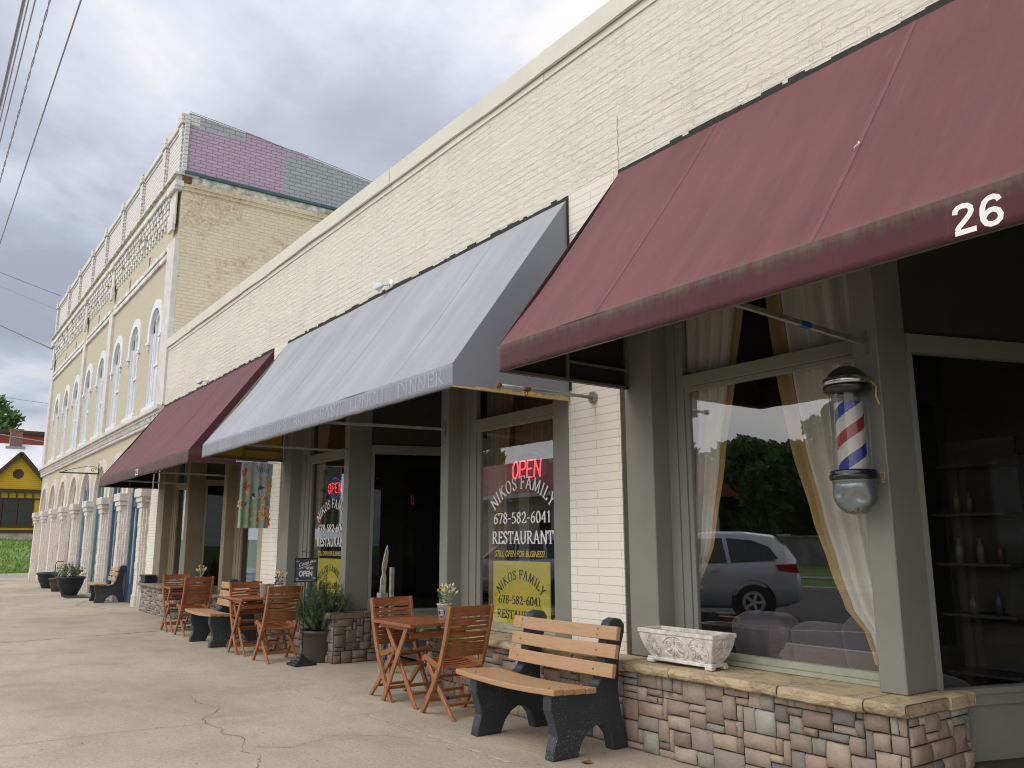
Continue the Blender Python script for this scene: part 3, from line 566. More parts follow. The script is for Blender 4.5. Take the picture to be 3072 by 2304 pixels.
# stone veneer bases: fitted field stones in front of a mortar core
PAL = [(.33, .235, .18), (.36, .265, .21), (.29, .215, .17), (.33, .32, .275), (.40, .38, .33), (.39, .31, .23), (.28, .25, .215), (.17, .16, .15), (.41, .33, .265), (.31, .235, .19), (.35, .27, .23), (.37, .29, .235)]
def stones(mb, fn, wid, hei, rg, pal, cell=.054, gap=.0034, depth=.03):
    nx = max(1, round(wid / cell)); nz = max(1, round(hei / cell)); cx_, cz_ = wid / nx, hei / nz; used = [[0] * nz for _ in range(nx)]
    for j in range(nz):
        for i in range(nx):
            if used[i][j]: continue
            ww, hh = rg.choice([(3, 1), (4, 2), (3, 2), (2, 2), (4, 2), (3, 3), (2, 3), (5, 2), (2, 2), (4, 3), (1, 3), (4, 1), (5, 3), (3, 2), (2, 1)])
            a = 0
            while a < ww and i + a < nx and not used[i + a][j]: a += 1
            ww = a; hh = min(hh, nz - j)
            for p in range(ww):
                for q in range(hh):
                    if used[i + p][j + q]: hh = q; break
            hh = max(1, hh)
            for p in range(ww):
                for q in range(hh): used[i + p][j + q] = 1
            u0, u1, v0, v1 = i * cx_ + gap, (i + ww) * cx_ - gap, j * cz_ + gap, (j + hh) * cz_ - gap
            d = depth * rg.uniform(.55, 1.3); base = rg.choice(pal); f = rg.uniform(.8, 1.2); c = tuple(min(1, x * f) for x in base); sd_ = rg.uniform(0, 99)
            tilt = rg.uniform(-.008, .008); k = 5; kv = 4
            g = [[None] * (k + 1) for _ in range(kv + 1)]; vs = []
            for b_ in range(kv + 1):
                for a_ in range(k + 1):
                    fu, fv = a_ / k, b_ / kv; edge = a_ in (0, k) or b_ in (0, kv); inn = .008
                    eu = [0, inn / max(.02, u1 - u0)][0]
                    uu = u0 + (u1 - u0) * fu; vv = v0 + (v1 - v0) * fv
                    if a_ == 1: uu = u0 + inn
                    if a_ == k - 1: uu = u1 - inn
                    if b_ == 1: vv = v0 + inn
                    if b_ == kv - 1: vv = v1 - inn
                    ns = mnoise.noise(Vector((uu * 18 + sd_, vv * 18, sd_))); jit = .004
                    if edge: dd = d * .35; uu += jit * mnoise.noise(Vector((uu * 30, vv * 30, sd_))); vv += jit * mnoise.noise(Vector((uu * 30, vv * 30, sd_ + 5)))
                    else: dd = d + .017 * ns + .006 * mnoise.noise(Vector((uu * 45, vv * 45, sd_))) + tilt * (fu - .5) * 2
                    vs.append(fn(uu, vv, dd))
            fs = [(q * (k + 1) + p, q * (k + 1) + p + 1, (q + 1) * (k + 1) + p + 1, (q + 1) * (k + 1) + p) for q in range(kv) for p in range(k)]
            mb.add(vs, fs, True, c)
            ring = [fn(u0, v0, -.01), fn(u1, v0, -.01), fn(u1, v1, -.01), fn(u0, v1, -.01)]; cs = [vs[0], vs[k], vs[-1], vs[kv * (k + 1)]]
            mb.add(ring + cs, [(0, 1, 5, 4), (1, 2, 6, 5), (2, 3, 7, 6), (3, 0, 4, 7)], False, tuple(x * .5 for x in c))  # stone sides darkened: crevice shade put into the colour
def stonemat(name, amt=1.0):
    m, nt, b = newmat(name); a = N(nt, 'ShaderNodeAttribute', attribute_name='tint'); g = N(nt, 'ShaderNodeNewGeometry'); pos = g.outputs['Position']
    c = mixc(nt, MATH(nt, 'MULTIPLY', ramp(nt, noise(nt, pos, 9, 7, .7).outputs[0], .35, .7), .55), a.outputs[0], (.26, .215, .18))
    c = mixc(nt, MATH(nt, 'MULTIPLY', ramp(nt, noise(nt, pos, 5, 7, .75, (1, 1, .5)).outputs[0], .55, .72), .6 * amt), c, (.075, .06, .05))
    L(nt, c, b.inputs['Base Color']); b.inputs['Roughness'].default_value = .85; p = bumpn(nt, noise(nt, pos, 28, 6, .7).outputs[0], None, .7, .012); bumpn(nt, noise(nt, pos, 110, 4, .7).outputs[0], b, .5, .004, p); return m
M['stone'] = stonemat('field_stone'); M['mortar'] = pmat('dark_mortar', (.075, .062, .052), .95, .3, 20)
m, nt, b = newmat('cap_stone'); g = N(nt, 'ShaderNodeNewGeometry'); pos = g.outputs['Position']; a = N(nt, 'ShaderNodeAttribute', attribute_name='tint')
c = mixc(nt, MATH(nt, 'MULTIPLY', ramp(nt, noise(nt, pos, 4.5, 8, .7, (1, 1, 1.4), .6).outputs[0], .47, .66), .8), a.outputs[0], (.15, .115, .075))
c = mixc(nt, MATH(nt, 'MULTIPLY', ramp(nt, noise(nt, pos, 30, 5, .7, (.5, .5, 2)).outputs[0], .5, .7), .4), c, (.22, .17, .11))
L(nt, c, b.inputs['Base Color']); b.inputs['Roughness'].default_value = .85; p = bumpn(nt, noise(nt, pos, 14, 7, .7, (.6, .6, 2)).outputs[0], None, .9, .02); bumpn(nt, noise(nt, pos, 90, 4).outputs[0], b, .4, .005, p); M['cap'] = m
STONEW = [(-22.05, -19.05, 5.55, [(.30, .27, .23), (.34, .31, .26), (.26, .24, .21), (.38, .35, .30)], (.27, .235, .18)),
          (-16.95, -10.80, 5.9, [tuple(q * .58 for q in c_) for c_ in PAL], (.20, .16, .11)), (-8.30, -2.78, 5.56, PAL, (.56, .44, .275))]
for i, (xa, xb, yr, pal, capc) in enumerate(STONEW):
    rg = random.Random(20 + i)
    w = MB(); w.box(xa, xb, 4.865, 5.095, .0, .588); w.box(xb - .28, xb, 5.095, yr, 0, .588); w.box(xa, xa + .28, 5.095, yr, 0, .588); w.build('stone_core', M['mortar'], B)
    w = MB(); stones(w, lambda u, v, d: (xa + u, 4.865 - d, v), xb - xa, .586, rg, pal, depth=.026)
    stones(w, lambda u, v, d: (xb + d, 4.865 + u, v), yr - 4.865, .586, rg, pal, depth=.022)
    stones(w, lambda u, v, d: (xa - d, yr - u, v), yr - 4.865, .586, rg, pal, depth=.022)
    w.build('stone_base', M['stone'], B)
    w = MB(); x = xa - .04; zt = .662
    while x < xb + .03:
        l = rg.uniform(.42, .62); x2 = min(xb + .04, x + l)
        if xb + .04 - x2 < .15: x2 = xb + .04
        f = rg.uniform(.85, 1.12); c = tuple(k * f for k in capc); s0 = rg.uniform(0, 50); y1 = 5.28
        def slabf(x_, y_, z_):
            n = mnoise.noise(Vector((x_ * 9, y_ * 9 + s0, z_ * 14))); return n
        top = zt + rg.uniform(-.006, .004); bot = .584 + rg.uniform(-.004, .012); nn = 10
        pr = [(bot, .02), (bot + .012, 0), ((top + bot) / 2, -.006), (top - .012, 0), (top, .014)]
        vs = []
        for (z_, o_) in pr:
            for k in range(nn + 1):
                X = x + .004 + (x2 - x - .008) * k / nn; Y = 4.775 + o_ + .022 * slabf(X, 4.8, z_) + .008 * mnoise.noise(Vector((X * 30, s0, z_ * 40)))
                if k in (0, nn) : Y += .01
                vs.append((X, Y, z_ + (.006 * slabf(X, 5, 1) if z_ in (top, bot) else 0)))
        for k in range(nn + 1):
            X = x + .004 + (x2 - x - .008) * k / nn; vs.append((X, y1, top))
        fs = [(r_ * (nn + 1) + k, r_ * (nn + 1) + k + 1, (r_ + 1) * (nn + 1) + k + 1, (r_ + 1) * (nn + 1) + k) for r_ in range(5) for k in range(nn)]
        w.add(vs, fs, False, c); w.box(x + .005, x2 - .005, 4.80, y1, bot + .001, top - .004, c)
        x = x2
    for s_, xe in ((1, xb), (-1, xa)):
        y = 5.285
        while y < yr + .03:
            y2 = min(yr + .04, y + .3); f = rg.uniform(.85, 1.1); w.box(min(xe - s_ * .3, xe + s_ * .05), max(xe - s_ * .3, xe + s_ * .05), y, y2 - .008, .586, .66 + rg.uniform(-.003, .003), tuple(k * f for k in capc)); y = y2
    w.build('cap_stone', M['cap'], B, bevel=.004)
def sub(mb, name, mat, parent, root, bevel=0, **k):      # sub-part: parent sits at root's origin
    o = mb.build(name, mat, parent, bevel=bevel, world=False, **k); o.data.transform(Matrix.Translation(-Vector(root.location))); return o
# ------------------------------------------------------------------ awnings
def awning(label, x0, x1, mat, mside, braces, yF=3.72, zb=2.93, zf=3.14, zt=5.0, yW=5.085, lining=None, seams=(), hem=None):
    A = thing('awning', label, 'awning', ((x0 + x1) / 2, 5.09, zb), group=None)
    sd_ = x0 * 1.7
    def wob(x, k, a=.008): return a * mnoise.noise(Vector((x * 1.3, k, sd_)))
    def slope(u, v):
        x = x0 + (x1 - x0) * u; sag = .034 * math.sin(math.pi * v) * (1 - .55 * abs(math.sin(u * math.pi * 4.5)))
        y = yW + (yF - yW) * v; z = zt + (zf - zt) * v
        return (x, y + sag * .8 + wob(x, v * 3), z - sag * .6)
    w = MB(); w.grid(slope, 90, 18); w.build('canopy_slope', mat, A)
    w = MB(); w.grid(lambda u, v: tuple(Vector(slope(.006 + u * .988, .02 + .95 * v)) + Vector((0, .016, -.016))), 30, 6); w.build('underside_shade', M['shade_black'], A)  # black sheet added under the canvas to deepen the shade below it
    def val(u, v):
        x = x0 + (x1 - x0) * u; z = zf + (zb - zf) * v
        return (x, yF + wob(x, 0) * (1 - v) + (.012 * mnoise.noise(Vector((x * 2.2, 4, sd_)))) * v, z + (.007 * mnoise.noise(Vector((x * 6, 8, sd_))) if v == 1 else 0) )
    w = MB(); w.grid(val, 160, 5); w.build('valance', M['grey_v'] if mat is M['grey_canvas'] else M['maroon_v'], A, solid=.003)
    for s, x in ((-1, x0), (1, x1)):
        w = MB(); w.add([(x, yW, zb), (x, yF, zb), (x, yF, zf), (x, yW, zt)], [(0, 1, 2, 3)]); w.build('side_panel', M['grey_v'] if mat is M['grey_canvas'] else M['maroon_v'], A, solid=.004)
        if 1:
            xi = x - s * .008; w = MB(); w.add([(xi, yW, zb + .02), (xi, yF + .02, zb + .02), (xi, yF + .02, zf), (xi, yW, zt - .03)], [(0, 1, 2, 3)]); w.build('lining', lining or M['shade_black'], A)  # without a coloured lining the inside is painted shade-black too
    f = MB(); t = .025
    for s, x in ((1, x0 + .03), (-1, x1 - .03)):
        f.bar((x, yF + .03, zb + .012), (x, yW, zb + .012), t, t); f.bar((x, (yF + yW) / 2, zb + .02), (x, (yF + yW) / 2, zb + .5), t, t, (1, 0, 0)); f.bar((x, yF + .06, zf - .01), (x, yW - .03, zt - .09), t, t)
        f.bar((x, yW - .02, zb), (x, yW - .02, zt - .1), t, t, (1, 0, 0)); f.bar((x, (yF + yW) / 2, zb + .17), (x, yW, zb + .17), t * .8, t * .8)
    f.bar((x0, yF + .025, zb + .014), (x1, yF + .025, zb + .014), t, t); f.bar((x0, yF + .035, zf - .02), (x1, yF + .035, zf - .02), t, t)
    for sx_ in seams: f.bar((sx_, yF + .05, zf - .03), (sx_, yW - .03, zt - .11), t, t)
    f.build('frame', M['steel_dark'], A)
    for (a, b_) in braces:
        f = MB(); f.bar(a, b_, .03, .03); f.box(b_[0] - .02, b_[0] + .02, b_[1] - .006, b_[1], b_[2] - .08, b_[2] + .08)
        br = f.build('brace', M['steel'], A)
        if abs(a[0] + 2.98) < .1:
            f = MB(); p = Vector(a).lerp(Vector(b_), .48); q = Vector(a).lerp(Vector(b_), .55); f.bar(p, q, .034, .034); sub(f, 'blue_tape', M['blue_tape'], br, A)
    for sx_ in seams:     # stitched seam: a flat felled strip lying on the canvas
        w = MB(); pts = [Vector(slope((sx_ - x0) / (x1 - x0), k / 14)) + Vector((0, -.0016, .0016)) for k in range(15)]
        for p, q in zip(pts, pts[1:]): w.add([p + Vector((-.019, 0, 0)), p + Vector((.019, 0, 0)), q + Vector((.019, 0, 0)), q + Vector((-.019, 0, 0))], [(0, 1, 2, 3)])
        w.build('seam', M['seam_m'] if mat is not M['grey_canvas'] else M['seam_g'], A)
    w = MB(); x = x0 - .02     # ragged dark strips painting the shaded gap where the canvas meets the wall
    while x < x1:
        l = rnd.uniform(.05, .2); w.box(x, min(x1 + .03, x + l), 5.088, 5.0935, zt - .03, zt + rnd.uniform(.035, .07)); x += l
    if x1 < 0: w.box(x1 + .004, x1 + .03, 5.085, 5.0925, zb + .1, zt + .02)
    w.build('gap_shade_strip', M['gap_dark'], A)
    if hem:
        w = MB(); y = yF
        while y < yW:
            l = rnd.uniform(.04, .12); w.box(x1 + .003, x1 + .006, y, min(yW, y + l), zb - .004, zb + .008 + rnd.uniform(0, .02) + (y - yF) * .015); y += l
        w.build('torn_hem', M['hem'], A)
    A_VAL[A.name] = lambda x, z, o=0: (x, val((x - x0) / (x1 - x0), (zf - z) / (zf - zb))[1] - .003 - o, z)
    return A
A_VAL = {}; M['shade_black'] = pmat('painted_underside_shade', (.022, .016, .018), .9, 0)
M['blue_tape'] = pmat('blue_masking_tape', (.02, .06, .28), .5, .05)
M['seam_m'] = pmat('maroon_seam', (.178, .066, .078), .8, .2, 10); M['seam_g'] = pmat('grey_seam', (.38, .41, .465), .8, .1, 10)
M['gap_dark'] = pmat('gap_shade', (.03, .028, .025), .8, .3, 20); M['hem'] = pmat('yellow_thread', (.60, .45, .18), .8, .2, 30)
A26 = awning('maroon canvas awning numbered 26 over the barber shop window, nearest the camera', -5.28, 2.35, M['maroon'], M['maroon'],
             [((-2.98, 3.74, 2.96), (-2.99, 5.095, 2.91)), ((.0, 3.74, 2.96), (-.17, 5.095, 2.91))], yF=3.70, seams=(-4.13, -2.43, -.7, 1.0))
AG = awning('faded grey canvas awning with ghost lettering BREAKFAST LUNCH DINNER over the restaurant', -13.62, -6.06, M['grey_canvas'], M['grey_side'] if 'grey_side' in M else M['grey_canvas'],
            [((-8.9, 3.76, 2.96), (-8.38, 5.095, 2.92)), ((-11.6, 3.76, 2.96), (-11.1, 5.095, 2.90))], lining=M['yellow_canvas'], seams=(-12.26, -10.76, -9.04, -7.29), hem=True, yF=3.76, zb=2.94, zf=3.15)
A22 = awning('maroon canvas awning numbered 22, the farthest of the three awnings', -22.12, -14.34, M['maroon_b'], M['maroon_b'],
             [((-17.2, 3.76, 2.96), (-16.7, 5.095, 2.91)), ((-19.9, 3.76, 2.96), (-19.43, 5.095, 2.9))], yF=3.74, seams=(-19.8, -17.0))
def ribbon(mb, pts, w, fn, sx=1.0):      # mitred constant-width stroke
    n = len(pts); vs = []
    for k, p in enumerate(pts):
        a = Vector(pts[max(k - 1, 0)]); b_ = Vector(p); c = Vector(pts[min(k + 1, n - 1)]); d1 = (b_ - a); d2 = (c - b_); d = ((d1.normalized() if d1.length else d2.normalized()) + (d2.normalized() if d2.length else d1.normalized())).normalized()
        for s_ in (1, -1): vs.append(fn((p[0] - d.y * w / 2 * s_) * sx, p[1] + d.x * w / 2 * s_, 0))
    mb.add(vs, [(2 * k, 2 * k + 1, 2 * k + 3, 2 * k + 2) for k in range(n - 1)])
D2 = [[(.055, .70), (.075, .82), (.14, .895), (.25, .92), (.37, .89), (.44, .81), (.45, .70), (.40, .58), (.27, .42), (.13, .27), (.075, .17)], [(.02, .085), (.54, .085)]]
D6 = [[(.49, .76), (.45, .87), (.36, .92), (.25, .91), (.15, .82), (.095, .66), (.08, .46), (.09, .28), (.15, .14), (.26, .075), (.38, .09), (.47, .18), (.49, .31), (.45, .44), (.36, .52), (.26, .52), (.16, .45), (.11, .35)]]
w = MB()
for (u_, v_, l_) in ((.375, .60, .05), (.545, .33, .07), (.60, .80, .03)):
    x = -5.28 + 7.63 * u_; y = 5.085 + (3.70 - 5.085) * v_; z = 5.0 + (3.14 - 5.0) * v_
    for k in range(5): q = l_ * k / 5; w.tube([(x + .012 * math.sin(k), y - .012 - q * .55, z - .010 - q * .8), (x + .012 * math.sin(k + 1), y - .012 - (q + l_ / 5) * .55, z - .010 - (q + l_ / 5) * .8)], .004, 5)
w.build('white_dropping', M['white'], A26)
for dig, a, z_, A_, hh, sx_ in ((((D2, 0), (D6, .62)), -1.69, 2.945, A26, .145, .155), (((D2, 0), (D2, .66)), -18.27, 2.955, A22, .13, .25)):
    t_ = MB(); fv = A_VAL[A_.name]; h = hh
    for D, o_ in dig:
        for st in D: ribbon(t_, [(x * h * (1.25 if A_ is A26 else 1.6) + o_ * h * (1.25 if A_ is A26 else 1.6), y * h) for x, y in st], h * .17, lambda u, v, d: fv(a + u, z_ + v))
    t_.build('number_lettering', M['white'], A_)
for s_, a, b_ in (('DINNER', -7.09, -6.20), ('LUNCH', -8.17, -7.33), ('BREAKFAST', -9.76, -8.36), ('SOUPS', -10.72, -9.98), ('SALADS', -11.66, -10.86), ('NIKOS', -12.72, -11.95)):
    t_ = MB(); serif_text(t_, s_, lambda u, v, d: A_VAL[AG.name](a + u, 2.985 + v, d), b_ - a, .135, .12, .05); t_.build('ghost_lettering', M['ghost'], AG)

# ------------------------------------------------------------------ window lettering, posters and neon
def sq(x, y, z): return lambda u, v, d: (x + u, y - .0015 - d, z + v)
for nm, dx, dz, lb in (('right', 0, 0, 'white serif restaurant lettering on the window nearer the bench'), ('left', -4.88, -.04, 'white serif restaurant lettering on the window behind the potted shrub')):
    T = thing('window_lettering', lb, 'lettering', (-7.2 + dx, 5.33, 1.44 + dz))
    t_ = MB(); serif_text(t_, 'NIKOS FAMILY', sq(-7.73 + dx, 5.331, 2.165 + dz), 1.14, .135, .16, .06, arc=.68); t_.build('arched_line', M['white'], T)
    t_ = MB(); serif_text(t_, '678-582-6041', sq(-7.69 + dx, 5.331, 1.80 + dz), 1.03, .115, .16, .06); t_.build('number_line', M['white'], T)
    t_ = MB(); serif_text(t_, 'RESTAURANT', sq(-7.72 + dx, 5.331, 1.585 + dz), 1.10, .13, .16, .06); t_.build('lower_line', M['white'], T)
    t_ = MB(); sans_text(t_, 'STILL OPEN FOR BUSINESS!', lambda u, v, d: (-7.66 + dx + u + v * .2, 5.328, 1.445 + dz + v), .88, .068, .012); t_.build('gold_line', M['gold_v'], T)
    P_ = thing('yellow_poster', 'yellow poster with black restaurant lettering in the ' + ('window nearer the bench' if dx == 0 else 'window behind the potted shrub'), 'poster', (-7.2 + dx, 5.36, .75))
    w = MB(); w.box(-7.73 + dx, -6.72 + dx, 5.355, 5.362, .745, 1.40 + dz); w.build('sheet', M['yellow_poster'], P_)
    t_ = MB(); f_ = lambda X, Z: (lambda u, v, d: (X + dx + u, 5.3535 - d, Z + dz + v))
    serif_text(t_, 'NIKOS FAMILY', f_(-7.66, 1.215), .86, .095, .15, .055, arc=.5); serif_text(t_, '678-582-6041', f_(-7.63, .955), .76, .085, .15, .055); serif_text(t_, 'RESTAURANT', f_(-7.65, .80), .82, .09, .15, .055)
    t_.build('black_lettering', M['black'], P_)
def neonmat(name, c, s): return pmat(name, tuple(x * .3 for x in c), .4, 0, emit=c, es=s)
M['neon_r'] = neonmat('red_neon', (1, .05, .06), 2.6); M['neon_b'] = neonmat('blue_neon', (.05, .06, .7), .10); M['led_b'] = neonmat('blue_led', (.08, .08, 1), .9)
OPENP = {'O': [[(.42 * math.sin(t * .314) * .5 + .25, .5 + .5 * math.cos(t * .314)) for t in range(21)]],
         'P': [[(.04, 0), (.04, 1), (.34, 1), (.46, .88), (.46, .62), (.34, .5), (.06, .5)]], 'E': [[(.44, 1), (.04, 1), (.04, 0), (.44, 0)], [(.04, .5), (.38, .5)]], 'N': [[(.04, 0), (.04, 1), (.46, 0), (.46, 1)]]}
NS = thing('neon_open_sign', 'oval neon sign with red OPEN letters in the right restaurant window', 'neon sign', (-7.32, 5.5, 2.4))
w = MB(); w.lathe([(0, -.01), (.99, -.01), (1, 0), (.99, .01), (0, .01)], n=36, rot=Matrix.Rotation(R(90), 4, 'X').to_3x3()); w.v = [(-7.30 + x * .30, 5.56 + y, 2.42 + z * .19) for x, y, z in w.v]; w.build('backing', M['black'], NS)
for i, ch in enumerate('OPEN'):
    w = MB()
    for st in OPENP[ch]: w.tube([(-7.57 + i * .135 + u * .24 + (v - .5) * .02, 5.50, 2.30 + v * .185) for u, v in st], .0085, 6)
    w.build('letter_tube', M['neon_r'], NS)
w = MB(); w.tube([(-7.30 + .27 * math.cos(t * .1745), 5.52, 2.42 + .165 * math.sin(t * .1745)) for t in range(36)], .007, 6, closed=True); w.build('ring_tube', M['neon_b'], NS)
w = MB(); w.tube([(-7.4, 5.53, 2.6), (-7.3, 5.53, 3.3)], .002, 4); w.tube([(-7.2, 5.53, 2.6), (-7.3, 5.53, 3.3)], .002, 4); w.build('hanging_chain', M['steel_dark'], NS)
LS = thing('led_open_sign', 'dotted led OPEN sign with blue ring in the left restaurant window', 'led sign', (-12.4, 5.5, 2.3))
w = MB(); w.box(-12.72, -12.08, 5.52, 5.55, 2.26, 2.66); w.build('panel', M['black'], LS)
w = MB()
for i, ch in enumerate('OPEN'):
    for st in OPENP[ch]:
        for (a, b_) in zip(st, st[1:]):
            l = math.hypot((b_[0] - a[0]) * .2, (b_[1] - a[1]) * .15); n_ = max(1, int(l / .02))
            for k in range(n_):
                u = a[0] + (b_[0] - a[0]) * k / n_; v = a[1] + (b_[1] - a[1]) * k / n_; X = -12.66 + i * .135 + u * .2; Z = 2.38 + v * .15; w.box(X - .0045, X + .0045, 5.512, 5.52, Z - .0045, Z + .0045)
w.build('red_letters', M['neon_r'], LS)
w = MB()
for k in range(34): X = -12.4 + .21 * math.cos(k * .185); Z = 2.455 + .16 * math.sin(k * .185); w.box(X - .0045, X + .0045, 5.512, 5.52, Z - .0045, Z + .0045)
w.build('blue_ring', M['led_b'], LS)

# ------------------------------------------------------------------ curtains and things behind the glass
def clothmat(name, c, tr=.35):
    m = bpy.data.materials.new(name); m.use_nodes = True; nt = m.node_tree; b = nt.nodes['Principled BSDF']; o = nt.nodes['Material Output']
    b.inputs['Base Color'].default_value = (*c, 1); b.inputs['Roughness'].default_value = .7; t = N(nt, 'ShaderNodeBsdfTranslucent', inp={0: (*c, 1)})
    mx = N(nt, 'ShaderNodeMixShader', inp={0: tr}); L(nt, b.outputs[0], mx.inputs[1]); L(nt, t.outputs[0], mx.inputs[2]); L(nt, mx.outputs[0], o.inputs[0]); return m
M['curtain'] = clothmat('ivory_curtain', (.93, .91, .82)); M['gold_cloth'] = clothmat('gold_curtain_lining', (.62, .44, .20)); M['brown_curtain'] = clothmat('brown_curtain', (.27, .21, .14), .2); M['blue_curtain'] = clothmat('blue_curtain', (.34, .46, .58), .3)
def lerp_tab(tab, z):
    tab = sorted(tab)
    if z <= tab[0][0]: return tab[0][1]
    for (a, va), (b_, vb) in zip(tab, tab[1:]):
        if z <= b_: t = (z - a) / (b_ - a); t = t * t * (3 - 2 * t) * .4 + t * .6; return va + (vb - va) * t
    return tab[-1][1]
def drape(mb, left, right, z0, z1, y, folds, amp, u0=0, u1=1, nu=60, nv=50, dy=0, ph=0):
    def fn(u, v):
        u = u0 + (u1 - u0) * u; z = z0 + (z1 - z0) * v; a = lerp_tab(left, z); b_ = lerp_tab(right, z); wd = abs(b_ - a)
        am = amp * min(1.4, .35 + wd); return (a + (b_ - a) * u, y + dy + am * math.sin(u * folds * 6.283 + ph + .6 * math.sin(z * 1.7)) + am * .4 * math.sin(u * folds * 15.1 + 1 + z), z)
    mb.grid(fn, nu, nv)
Lc = [(.80, -5.0), (1.0, -4.97), (1.2, -4.93), (1.6, -4.99), (2.3, -5.02), (2.91, -5.03), (4.0, -5.05)]; Rc = [(.80, -4.80), (1.0, -4.84), (1.2, -4.82), (1.61, -4.62), (2.28, -4.46), (2.91, -4.32), (3.55, -4.20), (4.0, -4.1)]
C1 = thing('curtain', 'ivory curtain tied back with a tasselled cord at the left of the barber window', 'curtain', (-4.9, 5.6, .8), group='curtains in the barber shop window')
w = MB(); drape(w, Lc, Rc, .78, 4.3, 5.42, 6, .026, 0, .86); w.build('cloth', M['curtain'], C1)
w = MB(); drape(w, Lc, Rc, .78, 4.3, 5.42, 6, .026, .86, 1, 8, 50, -.004); w.build('gold_edge', M['gold_cloth'], C1)
w = MB(); drape(w, [(.78, -5.02), (4.3, -5.12)], [(.78, -4.97), (1.2, -4.95), (2.3, -5.0), (4.3, -5.02)], .78, 4.3, 5.52, 1, .02, 0, 1, 10, 30); w.build('gold_edge', M['gold_cloth'], C1)
w = MB(); w.tube([(-5.02, 5.39, 1.55), (-4.98, 5.39, 1.35), (-4.90, 5.39, 1.20), (-4.84, 5.39, 1.10), (-4.82, 5.39, 1.0)], .012, 6); w.tube([(-4.79, 5.42, 1.24), (-4.85, 5.40, 1.18), (-4.93, 5.42, 1.22)], .012, 6)
w.build('cord', M['rope'] if 'rope' in M else M['gold_cloth'], C1)
w = MB(); w.lathe([(.004, 1.02), (.02, 1.0), (.022, .985), (.012, .97), (.012, .96), (.024, .95), (.024, .935), (.018, .93), (.034, .80), (.03, .79), (0, .79)], (-4.82, 5.38, 0), 12); w.build('tassel', M['gold_cloth'], C1)
Lr = [(.80, -3.30), (.99, -3.36), (1.13, -3.49), (1.4, -3.59), (1.78, -3.70), (2.32, -3.83), (2.91, -3.91), (3.53, -3.97), (4.3, -4.02)]; Rr = [(.80, -3.0), (4.3, -2.98)]
C2 = thing('curtain', 'ivory curtain with wide gold border sweeping to the right side of the barber shop window', 'curtain', (-3.2, 5.6, .8), group='curtains in the barber shop window')
w = MB(); drape(w, Lr, Rr, .78, 4.3, 5.42, 5, .028, .14, 1); w.build('cloth', M['curtain'], C2)
w = MB(); drape(w, Lr, Rr, .78, 4.3, 5.42, 5, .028, 0, .16, 10, 50, -.006); w.build('gold_edge', M['gold_cloth'], C2)
for (xa, xb, nm, mm, f_) in ((-7.95, -7.60, 'brown curtain drawn to the left of the right restaurant window', 'brown_curtain', 4), (-12.92, -12.70, 'brown curtain drawn to the left of the left restaurant window', 'brown_curtain', 4), (-20.95, -19.95, 'blue curtain in the first window under the far maroon awning', 'blue_curtain', 4), (-16.1, -15.15, 'blue curtain in the window behind the garden flag', 'blue_curtain', 5)):
    w = MB(); drape(w, [(.75, xa), (4, xa)], [(.75, xb), (2.4, xb + .03), (4, xb + .3)], .75, 4.3, 5.43, f_, .028, 0, 1, 50, 20); tag(w.build('curtain', M[mm]), nm, 'curtain')
w = MB(); drape(w, [(2.4, -7.9), (4, -7.9)], [(2.4, -6.5), (4, -6.5)], 2.45, 4.3, 5.62, 9, .03, 0, 1, 80, 6); tag(w.build('valance_curtain', M['brown_curtain']), 'short brown curtain hanging across the top of the right restaurant window', 'curtain')
SF = thing('sofa', 'dark mauve sofa with puffy cushions just inside the barber shop window', 'sofa', (-3.9, 6.0, .22))
M['sofa'] = pmat('mauve_upholstery', (.085, .07, .084), .7, .15, 5, sheen=.3)
def puff(mb, c, s, rz=0, n=14, tilt=0):
    rm = Matrix.Rotation(rz, 3, 'Z') @ Matrix.Rotation(tilt, 3, 'X'); vs = []
    def fn(u, v):
        th = u * 2 * math.pi; ph = (v - .5) * math.pi; p = Vector((math.cos(ph) * math.cos(th), math.cos(ph) * math.sin(th), math.sin(ph)))
        e_ = .45; p = Vector([math.copysign(abs(a) ** e_, a) for a in p]); p = Vector((p.x * s[0], p.y * s[1], p.z * s[2])); return tuple(rm @ p + Vector(c))
    mb.grid(fn, n * 2, n)
w = MB(); puff(w, (-3.9, 6.05, .5), (.85, .36, .16)); w.build('seat', M['sofa'], SF)
for x in (-4.45, -3.95, -3.45): w = MB(); puff(w, (x, 5.82 + .03 * math.sin(x * 9), .80 + .05 * math.sin(x * 5)), (.28, .13, .22), .25 * math.sin(x * 7), 12, .25); w.build('cushion', M['sofa'], SF)
w = MB(); puff(w, (-3.75, 6.15, .78), (.22, .16, .10), .4); w.build('cushion', M['curtain'], SF)
FE = thing('fire_extinguisher', 'red fire extinguisher behind the left edge of the barber shop window', 'fire extinguisher', (-5.08, 5.62, .98))
w = MB(); w.lathe([(0, .98), (.06, .98), (.065, 1.0), (.065, 1.35), (.05, 1.40), (.02, 1.42), (.02, 1.46), (0, 1.46)], (-5.08, 5.62, 0), 16); w.build('cylinder', pmat('red_enamel', (.45, .02, .02), .3, 0), FE)
w = MB(); w.tube([(-5.08, 5.62, 1.46), (-5.0, 5.56, 1.44), (-4.99, 5.54, 1.2), (-5.02, 5.55, 1.05)], .01, 6); w.build('hose', M['black'], FE)
SH = thing('display_shelf', 'pale display shelf unit inside the splayed glass beside the barber shop entry', 'shelf', (-3.1, 7.2, .22))
M['shelf'] = pmat('dimmed_shelf', (.045, .043, .042), .7, .1)  # pale shelf coloured near black: the dim room is painted in
w = MB(); w.box(-3.62, -3.05, 7.30, 7.33, .22, 2.45); w.build('back_board', M['shelf'], SH)
